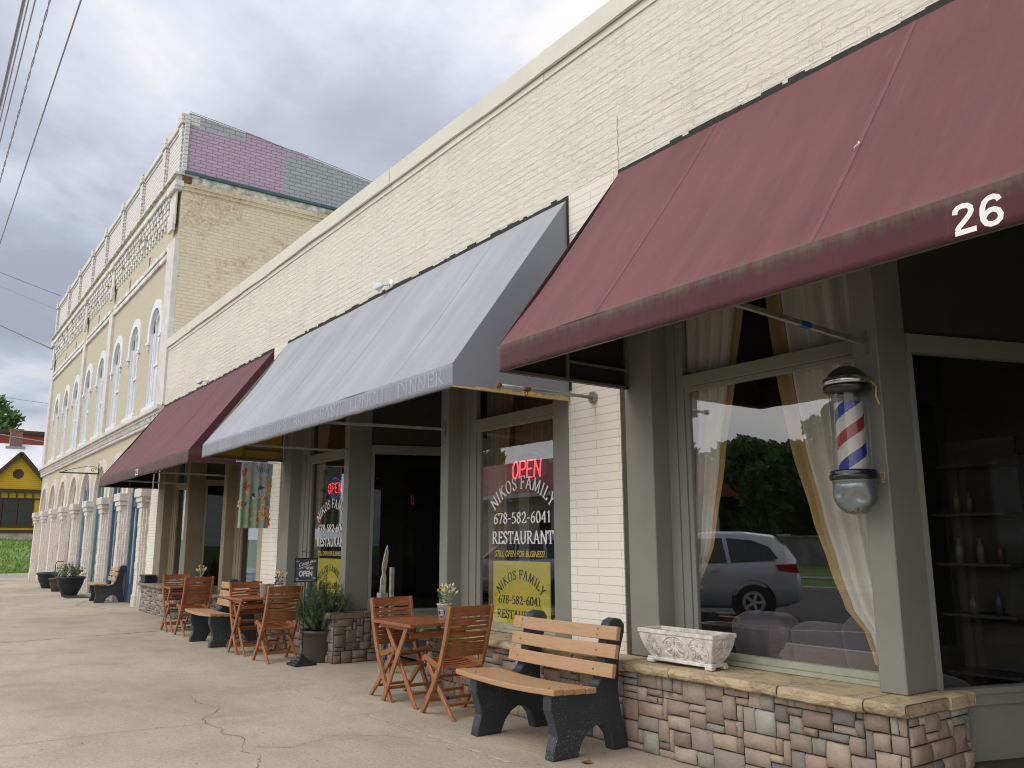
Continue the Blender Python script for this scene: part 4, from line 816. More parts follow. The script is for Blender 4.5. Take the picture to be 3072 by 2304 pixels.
for z in (.55, 1.0, 1.4, 1.8, 2.2): w = MB(); w.box(-3.62, -3.05, 7.0, 7.3, z, z + .025); w.build('shelf_board', M['shelf'], SH)
for i, (x, z, h, c_, r_) in enumerate([(-3.47, 1.825, .22, (.2, .25, .08), .03), (-3.37, 1.825, .17, (.3, .28, .25), .025), (-3.49, 1.425, .2, (.4, .4, .38), .03), (-3.32, 1.425, .2, (.35, .34, .3), .03), (-3.17, 1.425, .18, (.2, .1, .1), .03), (-3.42, 1.025, .15, (.3, .3, .3), .035), (-3.22, 1.025, .19, (.15, .15, .2), .03)]):
    c_ = tuple(q * .35 for q in c_); w = MB(); w.lathe([(0, 0), (r_, 0), (r_, h * .65), (r_ * .4, h * .8), (r_ * .4, h), (0, h)], (x, 7.12, z), 10)  # bottle colours cut down to paint in the dim room
    lb = ['tall green bottle at the left of the shelf second from the top', 'short grey bottle beside the tall green bottle on the display shelf', 'leftmost pale bottle on the middle display shelf', 'second pale bottle on the middle display shelf', 'dark red bottle on the middle display shelf', 'squat grey bottle on the lower display shelf', 'dark blue bottle on the lower display shelf'][i]
    tag(w.build('bottle', pmat('bottle_%d' % i, c_, .3, 0)), lb, 'bottle', 'bottles on the display shelf')

# ------------------------------------------------------------------ pale yellow two-storey building
Y0 = 5.13
B2 = thing('arcade_building', 'two-storey pale yellow brick building with arched windows, ground floor arcade and mauve parapet side', 'building', (-33, 5.13, 0))
def arch_pts(cx_, r, zs, rise, n=14): return [(cx_ - r * math.cos(math.pi * k / n), zs + rise * math.sin(math.pi * k / n)) for k in range(n + 1)]
def arch_panel(mb, x0, x1, z0, z1, cx_, r, zs, rise, sill, y, depth):
    ap = arch_pts(cx_, r, zs, rise); n = len(ap) - 1
    F = lambda p, yy=y: (p[0], yy, p[1])
    mb.add([F((x0, z0)), F((cx_ - r, z0)), F((cx_ - r, zs)), F((x0, zs))], [(0, 1, 2, 3)])
    mb.add([F((cx_ + r, z0)), F((x1, z0)), F((x1, zs)), F((cx_ + r, zs))], [(0, 1, 2, 3)])
    if sill > z0: mb.add([F((cx_ - r, z0)), F((cx_ + r, z0)), F((cx_ + r, sill)), F((cx_ - r, sill))], [(0, 1, 2, 3)])
    tops = [(x0 + (x1 - x0) * k / n, z1) for k in range(n + 1)]
    for k in range(n): mb.add([F(ap[k]), F(ap[k + 1]), F(tops[k + 1]), F(tops[k])], [(0, 1, 2, 3)])
    mb.add([F((x0, zs)), F(ap[0]), F(tops[0])], [(0, 1, 2)]); mb.add([F(ap[-1]), F((x1, zs)), F(tops[-1])], [(0, 1, 2)])
    ring = [(cx_ - r, max(sill, z0))] + ap + [(cx_ + r, max(sill, z0))]
    for p, q in zip(ring, ring[1:]): mb.add([F(p), F(q), F(q, y + depth), F(p, y + depth)], [(0, 1, 2, 3)])
    if sill > z0: mb.add([F((cx_ - r, sill)), F((cx_ + r, sill)), F((cx_ + r, sill), y + depth), F((cx_ - r, sill), y + depth)], [(0, 1, 2, 3)])
def arch_ring(mb, cx_, r0, r1, zs, rise0, rise1, y0, y1, n=16):
    a = arch_pts(cx_, r0, zs, rise0, n); b_ = arch_pts(cx_, r1, zs, rise1, n)
    for k in range(n):
        p, q, s_, t = a[k], a[k + 1], b_[k + 1], b_[k]
        mb.hull8([(p[0], y0, p[1]), (q[0], y0, q[1]), (p[0], y1, p[1]), (q[0], y1, q[1]), (t[0], y0, t[1]), (s_[0], y0, s_[1]), (t[0], y1, t[1]), (s_[0], y1, s_[1])])
WX = [-23.97, -26.55, -29.08, -31.8, -34.38, -37.14, -39.65, -42.3]; bounds = [-22.2, -25.26, -27.8, -30.5, -33.1, -35.8, -38.4, -41.0, -45.0]
w = MB()
for i, c in enumerate(WX): arch_panel(w, bounds[i + 1], bounds[i], 5.0, 9.2, c, .55, 7.45, .6, 5.30, Y0, .001)
w.add([(-45, Y0, 9.2), (-22.2, Y0, 9.2), (-22.2, Y0, 11.45), (-45, Y0, 11.45)], [(0, 1, 2, 3)]); w.build('upper_facade', M['yellow_wall'], B2, fixn=False)
for i, c in enumerate(WX):
    f = MB(); f.box(c - .55, c - .42, Y0 + .07, Y0 + .14, 5.3, 8.05); f.box(c + .42, c + .55, Y0 + .07, Y0 + .14, 5.3, 8.05); f.box(c - .42, c + .42, Y0 + .075, Y0 + .14, 5.3, 5.42)
    f.box(c - .42, c - .34, Y0 + .09, Y0 + .14, 5.42, 8.05); f.box(c + .34, c + .42, Y0 + .09, Y0 + .14, 5.42, 8.05); f.box(c - .34, c + .34, Y0 + .085, Y0 + .13, 6.45, 6.54); f.box(c - .03, c + .03, Y0 + .09, Y0 + .13, 6.54, 8.05)
    rp = [(c - .552, 5.3)] + arch_pts(c, .552, 7.45, .602) + [(c + .552, 5.3)]
    for p, q in zip(rp, rp[1:]): f.add([(p[0], Y0 - .004, p[1]), (q[0], Y0 - .004, q[1]), (q[0], Y0 + .13, q[1]), (p[0], Y0 + .13, p[1])], [(0, 1, 2, 3)])
    arch_ring(f, c, .42, .56, 7.45, .47, .61, Y0 + .07, Y0 + .14, 10); wf = f.build('window', M['white_window'], B2)
    f = MB(); f.box(c - .55, c + .55, Y0 + .12, Y0 + .125, 5.3, 8.05); sub(f, 'pane', M['pale_glass'], wf, B2)
    f = MB(); f.box(c - .74, c + .74, Y0 - .07, Y0 + .10, 5.13, 5.30); sub(f, 'sill', M['white_window'], wf, B2, bevel=.01)
    f = MB(); arch_ring(f, c, .58, .80, 7.45, .62, .86, Y0 - .04, Y0 + .02)
    for s_ in (-1, 1): f.box(c + s_ * .69 - .11, c + s_ * .69 + .11, Y0 - .04, Y0 + .02, 7.2, 7.45); f.box(c + s_ * .69 - .13, c + s_ * .69 + .13, Y0 - .07, Y0 + .02, 7.12, 7.2); f.box(c + s_ * .69 - .05, c + s_ * .69 + .05, Y0 - .05, Y0 + .02, 6.98, 7.12)
    sub(f, 'hood', M['white_window'], wf, B2)
for a, b_, zt_ in ((-22.95, -22.19, 9.62), (-30.78, -30.22, 9.4), (-36.0, -35.45, 9.4), (-45.05, -44.35, 9.62)):
    w = MB(); w.box(a, b_, Y0 - .09, Y0 + .05, 5.1, zt_); w.box(a + .1, b_ - .08, Y0 - .13, Y0 - .08, 10.0, 11.05); w.box(a + .16, b_ - .12, Y0 - .16, Y0 - .08, 9.85, 10.3); w.box(a, b_ + .04, Y0 - .22, Y0, 10.95, 11.2); w.build('pilaster', M['white_brick'] if 0 else M['white_trim'], B2, bevel=.01)
for a, b_ in ((-30.22, -22.95), (-35.45, -30.78), (-44.35, -36.0)):
    w = MB()
    for z in (9.27, 9.48): w.box(a, b_, Y0 - .07, Y0 + .01, z, z + .12); w.box(a, b_, Y0 - .045, Y0 + .01, z + .12, z + .16)
    w.build('string_course', M['corbel'], B2)
w = MB()
for x in (-25.47, -28.1, -33.4, -38.5, -41.2): w.box(x - .1, x + .1, Y0 - .003, Y0 + .05, 9.68, 10.0)
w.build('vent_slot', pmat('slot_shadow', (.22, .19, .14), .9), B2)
w = MB(); x = -44.3; k = 0; rg = random.Random(5)
while x < -22.9:      # corbelled brick cornice, stepped rows of projecting headers
    for j, (zz, pr, wd) in enumerate(((10.88, .13, .26), (10.72, .105, .20), (10.55, .08, .25), (10.38, .055, .18), (10.22, .035, .14))):
        if rg.random() < .96: o_ = (.11 if j % 2 else 0); w.box(x + o_, x + o_ + wd, Y0 - pr - rg.uniform(0, .015), Y0 + .01, zz, zz + .15)
    x += .36; k += 1
w.build('corbel_table', M['corbel'], B2)
w = MB(); w.box(-45.1, -22.1, Y0 - .20, Y0 + .02, 11.04, 11.2); w.build('cornice', M['corbel'], B2, bevel=.015)
w = MB(); w.box(-45.1, -22.15, Y0 - .16, Y0 + .02, 11.202, 11.36); w.build('cornice_band', M['yellow_wall'], B2)
w = MB(); w.box(-45.15, -22.1, Y0 - .24, Y0 + .4, 11.362, 11.44); w.build('cornice_ledge', M['stone_white'], B2, bevel=.01)
w = MB(); w.box(-45.0, -22.2, Y0 - .02, Y0 + .3, 11.44, 12.95); w.build('parapet_front', M['parapet_brick'], B2)
w = MB(); w.box(-45.05, -22.18, Y0 - .10, Y0 + .32, 12.95, 13.14); w.box(-45.05, -22.18, Y0 - .05, Y0 - .02, 12.86, 12.95); w.build('parapet_rail', M['white_trim'], B2, bevel=.01)
for i, x in enumerate((-22.38, -24.15, -27.05, -29.85, -32.8, -35.55, -38.6, -41.45, -44.85)):
    w = MB(); w.box(x - .17, x + .17, Y0 - .12, Y0 - .02, 11.44, 12.86); w.box(x - .21, x + .21, Y0 - .16, Y0 + .34, 12.90, 13.19); w.build('parapet_post', M['parapet_brick'], B2, bevel=.01)
# side wall facing the camera, steps down to the back
w = MB(); w.add([(-22.2, Y0, 0), (-22.2, 22, 0), (-22.2, 22, 11.1), (-22.2, Y0, 11.1)], [(0, 1, 2, 3)]); w.box(-45, -22.21, 21.9, 22, 0, 11.1); w.box(-45, -44.95, Y0, 22, 0, 11.1); w.build('side_wall', M['side_wall'], B2)
w = MB(); w.box(-22.21, -22.13, Y0 + .02, 22, 11.08, 11.22); w.box(-22.21, -22.16, Y0 + .02, 22, 10.98, 11.08); w.build('side_ledge', M['side_wall'], B2)
w = MB(); w.box(-22.3, -22.14, Y0 + .02, 22, 11.22, 11.42); w.build('side_cornice', M['stone_white'], B2, bevel=.01)
w = MB(); w.box(-22.4, -22.07, Y0 + .02, 22, 11.42, 11.50); w.build('side_flashing', M['teal'], B2)
def pan(name, pts, mt, x=-22.18): w = MB(); w.add([(x, y, z) for y, z in pts], [tuple(range(len(pts)))]); w.build(name, mt, B2)
pan('mauve_panel', [(5.16, 11.5), (7.92, 11.5), (7.92, 12.98), (6.74, 13.12), (6.74, 12.86), (5.16, 12.86)], M['pink_siding'])
pan('grey_panel', [(5.16, 12.86), (6.74, 12.86), (6.74, 13.10), (5.16, 13.24)], M['grey_siding'], -22.172)
pan('grey_panel', [(7.92, 11.5), (16, 11.5), (16, 12.0), (10.9, 12.62), (8.65, 12.90), (8.6, 12.80), (7.92, 12.82)], M['grey_siding'], -22.174)
pan('mauve_strip', [(7.92, 12.82), (8.6, 12.80), (8.65, 12.92), (7.92, 12.98)], M['pink_siding'])
w = MB(); w.tube([(-22.17, 5.2, 13.27), (-22.17, 6.74, 13.13), (-22.17, 7.9, 12.99), (-22.17, 8.65, 12.94), (-22.17, 10.9, 12.66), (-22.17, 16, 12.03)], .012, 5); w.build('panel_edge', M['grey_siding'], B2)
w = MB(); w.box(-22.19, -22.1, Y0 - .06, Y0 + .05, 11.46, 13.1); w.build('corner_trim', M['parapet_brick'], B2)
w = MB(); w.box(-22.3, -22.11, 5.10, 5.36, 11.14, 11.40); w.build('broken_corner', pmat('exposed_brick', (.17, .08, .05), .9, .5, 12, .8, 15), B2, bevel=.03)
w = MB(); w.box(-44.9, -22.3, Y0 + .3, 21.9, 11.3, 11.4); w.build('roof', M['asphalt'], B2)
# belt course with dentils
w = MB(); w.box(-45.2, -22.25, Y0 - .20, Y0 + .01, 4.98, 5.10); w.box(-45.15, -22.25, Y0 - .13, Y0 + .01, 4.90, 4.98); w.box(-45.1, -22.25, Y0 - .08, Y0 + .01, 4.68, 4.76); w.build('belt_course', M['white_trim'], B2, bevel=.008)
w = MB(); x = -44.9
while x < -22.4: w.box(x, x + .07, Y0 - .11, Y0 + .01, 4.765, 4.895); x += .14
w.build('dentil_row', M['white_trim'], B2)
CX = [-23.35, -26.03, -28.7, -31.35, -34.0, -36.75, -39.45, -42.15, -44.8]
w = MB()
for a, b_ in zip(CX, CX[1:]):
    c = (a + b_) / 2; arch_panel(w, b_, a, 3.0, 5.0, c, .92, 3.0, 1.08, 3.0, Y0, .12)
w.add([(-23.35, Y0, 3.0), (-22.2, Y0, 3.0), (-22.2, Y0, 5), (-23.35, Y0, 5)], [(0, 1, 2, 3)])
w.build('arcade_wall', M['yellow_wall'], B2)
for a, b_ in zip(CX, CX[1:]):
    c = (a + b_) / 2; w = MB(); arch_ring(w, c, .92, 1.16, 3.0, 1.08, 1.33, Y0 - .05, Y0 + .02); arch_ring(w, c, .84, .925, 3.0, .99, 1.085, Y0 + .03, Y0 + .12); arch_ring(w, c, .76, .84, 3.0, .90, .99, Y0 + .07, Y0 + .12); w.build('arch', M['white_brick'], B2)
for i, c in enumerate(CX):
    w = MB(); rg = random.Random(i)
    def rib(x0_, x1_, ya, yb_, z0_, z1_):     # worn shaft: ragged arrises
        n = 16
        for k in range(n):
            za, zb_ = z0_ + (z1_ - z0_) * k / n, z0_ + (z1_ - z0_) * (k + 1) / n; j = [rg.uniform(-.008, .008) for _ in range(4)]
            w.hull8([(x0_ + j[0], ya + j[1], za), (x1_ + j[2], ya + j[1], za), (x0_, yb_, za), (x1_, yb_, za), (x0_ + j[0], ya + j[1], zb_), (x1_ + j[2], ya + j[1], zb_), (x0_, yb_, zb_), (x1_, yb_, zb_)])
    rib(c - .17, c + .17, 4.975, 5.10, .02, 2.5); rib(c - .26, c + .26, 5.015, 5.2, 0, 2.5); rib(c - .35, c + .35, 5.065, 5.2, 0, 2.5); rib(c - .45, c + .45, 5.12, 5.25, 0, 3.0)
    rib(c - .20, c + .20, 4.955, 5.1, 0, .30); w.build('pier_shaft', M['white_brick'], B2)
    w = MB(); w.box(c - .40, c + .40, 4.88, 5.26, 2.78, 3.0); w.box(c - .34, c + .34, 4.915, 5.26, 2.65, 2.78); w.box(c - .28, c + .28, 4.95, 5.26, 2.50, 2.65); w.build('capital', M['white_trim'] if i % 2 else M['white_brick'], B2, bevel=.012)
cols = {0: 'bluepaint', 1: 'bluepaint', 2: 'tealpaint', 3: 'bluepaint2'}
M['bluepaint'] = pmat('blue_painted_frame', (.055, .105, .165), .5, .1); M['tealpaint'] = pmat('teal_painted_frame', (.12, .21, .22), .5, .1); M['bluepaint2'] = pmat('slate_painted_frame', (.18, .23, .30), .5, .1)
for i, (a, b_) in enumerate(zip(CX, CX[1:])):
    c = (a + b_) / 2; mt = M[cols[i]] if i in cols else M['white_brick']; f = MB(); f.box(c - .9, c + .9, 5.26, 5.30, 0, 4.3) 
    inf = f.build('infill', M['white_brick'] if i not in cols else M['pale_glass'], B2)
    if i in cols:
        f = MB(); 
        for x in (c - .78, c - .3, c + .18, c + .66): f.box(x, x + .13, 5.18 if x > c + .5 or x < c - .7 else 5.21, 5.26, 0, 4.0)
        f.box(c - .78, c + .78, 5.2, 5.26, 2.6, 2.8); f.box(c - .78, c + .78, 5.22, 5.26, 0, .5); f.build('door_frame', mt, B2)

# ------------------------------------------------------------------ far: yellow house, red building, trees
H = thing('yellow_house', 'bright yellow cottage with brown trim, gable with a round vent and white metal roof', 'house', (-75, 7, 1.7))
M['ysid'] = pmat('yellow_clapboard', (.72, .44, .015), .6, .05); M['ybrown'] = pmat('dark_brown_trim', (.075, .045, .035), .6, .1)
mm, nt, b = newmat('yellow_shingles'); g = N(nt, 'ShaderNodeNewGeometry'); sp = N(nt, 'ShaderNodeSeparateXYZ'); L(nt, g.outputs['Position'], sp.inputs[0])
wv = MATH(nt, 'FRACT', MATH(nt, 'MULTIPLY', sp.outputs[2], 6.5)); L(nt, mixc(nt, ramp(nt, wv, .0, .35), (.40, .22, .01), (.72, .45, .015)), b.inputs['Base Color']); M['yclap'] = mm
xg = -75; pk = 6.92
w = MB(); w.prism([(pk - 2.35, 5.65), (pk + 2.35, 5.65), (pk, 8.35)], lambda u, v, d: (xg + d, u, v), -3, 0); w.box(xg - 3, xg, pk - 2.2, pk + 2.2, 2.4, 5.66); w.build('gable_wall', M['yclap'], H)
w = MB(); w.box(xg - 6, xg - .3, pk - 9, pk + 8, 2.4, 6.2); w.build('main_wall', M['yclap'], H)
w = MB()
for s_ in (-1, 1): w.bar((xg + .12, pk + s_ * 2.75, 5.35), (xg + .12, pk, 8.52), .5, .30, (0, s_, 1))
w.box(xg - .05, xg + .2, pk - 2.7, pk + 2.7, 5.5, 5.75); w.box(xg - .05, xg + .12, pk - 2.3, pk + 2.3, 2.4, 2.62); w.box(xg - .05, xg + .06, pk - 2.3, pk + 2.3, 2.8, 2.95); w.build('trim', M['ybrown'], H)
w = MB()
for k in range(9): y = pk - 2.2 + k * .55; w.box(xg, xg + .2, y - .04, y + .04, 5.05, 5.5)
w.box(xg, xg + .1, pk - 2.25, pk + 2.25, 4.97, 5.06); w.build('bracket_row', M['ybrown'], H)
w = MB(); w.lathe([(.0, .0), (.30, .0), (.34, .04), (.38, .0), (.38, -.05)], (xg + .02, 6.87, 6.93), 20, rot=Matrix.Rotation(R(90), 4, 'Y').to_3x3()); w.build('round_vent', M['ybrown'], H)
for k in range(3):
    y0_ = pk - 1.85 + k * 1.05; w = MB(); w.box(xg, xg + .06, y0_ - .09, y0_ + 1.0, 2.95, 5.0); wf = w.build('window', M['ybrown'], H)
    w = MB(); w.box(xg + .062, xg + .07, y0_ + .06, y0_ + .86, 3.05, 3.95); w.box(xg + .062, xg + .07, y0_ + .06, y0_ + .86, 4.02, 4.92); sub(w, 'pane', pmat('dark_pane', (.05, .05, .055), .15, 0), wf, H)
w = MB(); w.box(xg - 6, xg + .05, pk - 9, pk + 8, 1.2, 2.4); w.build('foundation', pmat('rubble_foundation', (.48, .41, .34), .9, .35, 3, .8, 6), H)
M['wroof'] = pmat('white_metal_roof', (.78, .80, .86), .4, .03)
w = MB(); w.prism([(xg - .1, 6.05), (xg - .1, 6.2), (xg - 4.5, 9.7), (xg - 4.5, 9.55)], lambda u, v, d: (u, d, v), pk - 9.5, pk + 9); w.prism([(xg - 4.5, 9.7), (xg - 4.5, 9.55), (xg - 9, 6.05), (xg - 9, 6.2)], lambda u, v, d: (u, d, v), pk - 9.5, pk + 9)
for s_ in (-1, 1): w.add([(xg + .3, pk, 8.66), (xg - 4.3, pk, 8.66), (xg - 4.3, pk + s_ * 2.85, 5.42), (xg + .3, pk + s_ * 2.85, 5.42)], [(0, 1, 2, 3)])
rf = w.build('roof', M['wroof'], H)
w = MB(); w.box(xg - 5, xg - 4.0, pk - .5, pk + .35, 8.9, 10.85); w.box(xg - 5.05, xg - 3.95, pk - .55, pk + .4, 10.72, 10.9); sub(w, 'chimney', paintedbrick('old_red_brick', (.22, .10, .075), (.3, .24, .2), ms=.012, bstr=.3), rf, H)
w = MB(); w.box(xg - 5.05, xg - 3.9, pk - .8, pk + .6, 8.8, 9.45); sub(w, 'chimney_skirt', M['steel'], rf, H)
RB = thing('red_building', 'long low red building behind the yellow house', 'building', (-96, 8, 1.5))
w = MB(); w.box(-104, -96, -12, 30, 1.5, 12.4); w.build('wall', pmat('red_render', (.30, .07, .045), .8, .08), RB); w = MB(); w.box(-104.3, -95.7, -12.3, 30.3, 12.4, 12.75); w.build('parapet_cap', M['ybrown'], RB)
# tree kit
def tree_mesh(seed, h, cr, n, leaf, base=.35, gaps=.5, mat='leaf'):
    rg = random.Random(seed); tk = MB(); cw = MB(); tips = []
    tk.tube([(0, 0, -.3), (.05 * h * rg.uniform(-1, 1) * .3, 0, h * .25), (.03 * h * rg.uniform(-1, 1), .02 * h, h * .55), (0, 0, h * .85)], [h * .028, h * .02, h * .014, h * .004], 8)
    for k in range(16):
        a = rg.uniform(0, 6.28); z0 = h * rg.uniform(base * .8, .75); l = cr * rg.uniform(.6, 1.0) * (1 - .5 * max(0, (z0 / h - .5))); p0 = Vector((0, 0, z0)); p1 = p0 + Vector((math.cos(a) * l * .6, math.sin(a) * l * .6, l * .35)); p2 = p0 + Vector((math.cos(a) * l, math.sin(a) * l, l * .6))
        tk.tube([p0, p1, p2], [h * .011, h * .006, h * .002], 5); tips += [p1, p2, (p1 + p2) / 2]
    cl = []
    for t in tips: cl.append((t, cr * rg.uniform(.20, .36)))
    for k in range(26):
        th = rg.uniform(0, 6.28); u = rg.uniform(-1, 1); rr = cr * rg.uniform(.5, 1.02); zc = h * (base + 1) / 2; hz = h * (1 - base) / 2
        s = math.sqrt(1 - u * u); cl.append((Vector((math.cos(th) * s * rr, math.sin(th) * s * rr, zc + u * hz * rg.uniform(.75, 1.0))), cr * rg.uniform(.16, .34)))
    per = n // len(cl)
    for c, r_ in cl:
        for k in range(per):
            d = Vector((rg.gauss(0, 1), rg.gauss(0, 1), rg.gauss(0, .8))); d = d.normalized() * r_ * rg.random() ** .45; p = c + d; a = Vector((rg.gauss(0, 1), rg.gauss(0, 1), rg.gauss(0, 1))).normalized(); b_ = a.orthogonal().normalized(); q = a.cross(b_); s = leaf * rg.uniform(.6, 1.4)
            cw.add([p - b_ * s, p - q * s * .55, p + b_ * s, p + q * s * .55], [(0, 1, 2, 3)])
    return tk, cw
def tree(label, loc, seed, h, cr, n, leaf, group=None, mat='leaf', base=.35):
    T = thing('tree', label, 'tree', loc, group=group); tk, cw = tree_mesh(seed, h, cr, n, leaf, base)
    tk.build('trunk', M['bark'], T, world=False); cw.build('crown', M[mat], T, world=False); return T
tree('leafy green tree rising behind the red building at the left edge', (-108, 5.7, 1.5), 1, 16.6, 4.6, 11000, .30, mat='leaf_far')
tb = tree('thin bare tree just right of the leafy tree behind the red building', (-112, 12, 1.5), 4, 13.5, 4.0, 500, .12, mat='palegreen')
FL = thing('marker_flag', 'small orange marker flag in the long grass', 'flag', (-56.5, 5.0, .3)); w = MB(); w.tube([(-56.5, 5.0, .2), (-56.5, 4.95, .66)], .006, 5); w.build('wire', M['steel'], FL); w = MB(); w.add([(-56.5, 4.93, .66), (-56.5, 5.08, .58), (-56.5, 4.94, .48)], [(0, 1, 2)]); w.build('flag_cloth', pmat('orange_plastic', (.8, .15, .03), .6, 0, emit=None), FL)
# overhead wires along the street
M['wire'] = pmat('overhead_cable', (.42, .40, .47), .6, 0); M['wire_w'] = pmat('pale_cable', (.5, .52, .58), .6, 0)
for i, (k, r_, zz, lb, mt) in enumerate(((.1639, .011, 8.4, 'rightmost overhead wire crossing the top left of the sky', 'wire'), (.1169, .018, 8.6, 'twisted dark overhead cable second from the right', 'wire'), (.0945, .010, 8.9, 'thin middle overhead wire', 'wire'), (.0846, .010, 9.2, 'thin overhead wire second from the left', 'wire'), (.0775, .026, 9.5, 'thick leftmost overhead cable', 'wire'))):
    y = k * (zz - 1.6); w = MB(); pts = [(-x_, y, zz - .35 * math.sin(math.pi * ((x_ + 10) % 45) / 45) * 0 ) for x_ in range(-30, 130, 8)]
    if i == 1:
        for ph in (0, 3.14): w.tube([(-10 - q * .08, y + .009 * math.cos(q * .55 + ph), zz + .009 * math.sin(q * .55 + ph)) for q in range(900)], .0065, 4, caps=False)
    else: w.tube(pts, r_, 6)
    tag(w.build('overhead_wire', M[mt]), lb, 'wire', 'overhead wires along the street')
def span(label, a, b_, r_, sag, mt='wire'):
    a = Vector(a); b_ = Vector(b_); w = MB(); w.tube([a.lerp(b_, k / 16) - Vector((0, 0, sag * 4 * (k / 16) * (1 - k / 16))) for k in range(17)], r_, 5); tag(w.build('overhead_wire', M[mt]), label, 'wire', 'service wires')
span('service wire running to the parapet of the yellow building', (-44.9, 5.1, 13.6), (-44.9, -9, 17.7), .02, .1)
span('lower service wire running to the cornice of the yellow building', (-44.9, 5.05, 10.86), (-44.9, -9, 17.0), .03, .25)
span('faint service wire between the two that reach the yellow building', (-44.9, 5.14, 12.83), (-44.9, -9, 17.5), .012, .1, 'wire_w')
span('wire crossing the sky above the leafy tree', (-65, 14, 10.9), (-65, -6, 12.5), .02, .3, 'wire_w')
span('dark wire drooping across the red building', (-65, 14, 8.0), (-65, -6, 10.8), .03, .5)
# ------------------------------------------------------------------ benches
def make_bench(label):
    T = thing('park_bench', label, 'bench', (0, 0, 0), group='black and tan benches on the pavement')
    PR = [(-.33, 0), (-.08, 0), (-.035, .10), (.03, .17), (.11, .205), (.19, .19), (.255, .12), (.285, 0), (.445, 0), (.415, .10), (.385, .24), (.36, .36), (.35, .46), (.355, .58), (.37, .70), (.40, .80), (.43, .88), (.435, .94), (.40, .985), (.34, .997), (.275, .975), (.24, .92), (.23, .84), (.215, .74), (.19, .62), (.165, .55), (.13, .505), (.08, .475), (-.34, .475), (-.345, .36), (-.30, .25), (-.285, .17), (-.32, .07)]
    n = len(PR)
    for x in (-.58, .43):
        w = MB(); w.prism(PR, lambda u, v, d: (x + d, u, v), 0, .10)
        w.build('end_frame', M['recycled'], T, bevel=.008, fixn=True, world=False)
    def plank(y0, y1, z, h, tilt=0, x0=-.76, x1=.60, sagk=0):
        w = MB(); m_ = 10; vs = []
        for k in range(m_ + 1):
            x = x0 + (x1 - x0) * k / m_; sg = -sagk * math.sin(math.pi * k / m_)
            c, s_ = math.cos(tilt), math.sin(tilt); ym = (y0 + y1) / 2; hw = (y1 - y0) / 2
            for (a, b_) in ((-hw, -h / 2), (hw, -h / 2), (hw, h / 2), (-hw, h / 2)): vs.append((x, ym + a * c - b_ * s_, z + a * s_ + b_ * c + sg))
        fs = [(k * 4 + a, k * 4 + (a + 1) % 4, (k + 1) * 4 + (a + 1) % 4, (k + 1) * 4 + a) for k in range(m_) for a in range(4)] + [(3, 2, 1, 0), (m_ * 4, m_ * 4 + 1, m_ * 4 + 2, m_ * 4 + 3)]
        w.add(vs, fs); return w
    for i in range(4): plank(-.37 + i * .108, -.37 + i * .108 + .10, .498 - .006 * i, .042, sagk=.022).build('seat_plank', M['plank'], T, bevel=.006, world=False, fixn=True, seg=2)
    for i, (z, y) in enumerate(((.895, .205), (.76, .185), (.62, .150))): plank(y - .021, y + .021, z, .105, -.2, x0=-.66, x1=.70, sagk=.004).build('back_plank', M['plank'], T, bevel=.006, world=False, fixn=True, seg=2)
    w = MB()
    for x in (-.53, .48):
        for (z, y) in ((.92, .188), (.875, .179), (.76, .162), (.620, .127)): w.tube([(x, y + .004, z), (x, y - .004, z - .001)], .008, 8)
        for i in range(4): w.tube([(x, -.32 + i * .108, .512), (x, -.32 + i * .108, .522 - .006 * i)], .008, 8)
    w.build('bolt', M['bolt'], T, world=False); return T
b1 = make_bench('black and tan bench standing nearest the camera before the brick pier'); b1.location = (-5.64, 4.405, 0)
b2 = copy_tree(b1); b2['label'] = 'black and tan bench half hidden behind the middle set of table and chairs'; b2.location = (-14.1, 4.37, 0); b2.rotation_euler = (0, 0, R(1))
b3 = copy_tree(b1); b3['label'] = 'small black and tan bench standing far off between the white arcade columns'; b3.location = (-25.95, 4.78, 0); b3.rotation_euler = (0, 0, R(-3))
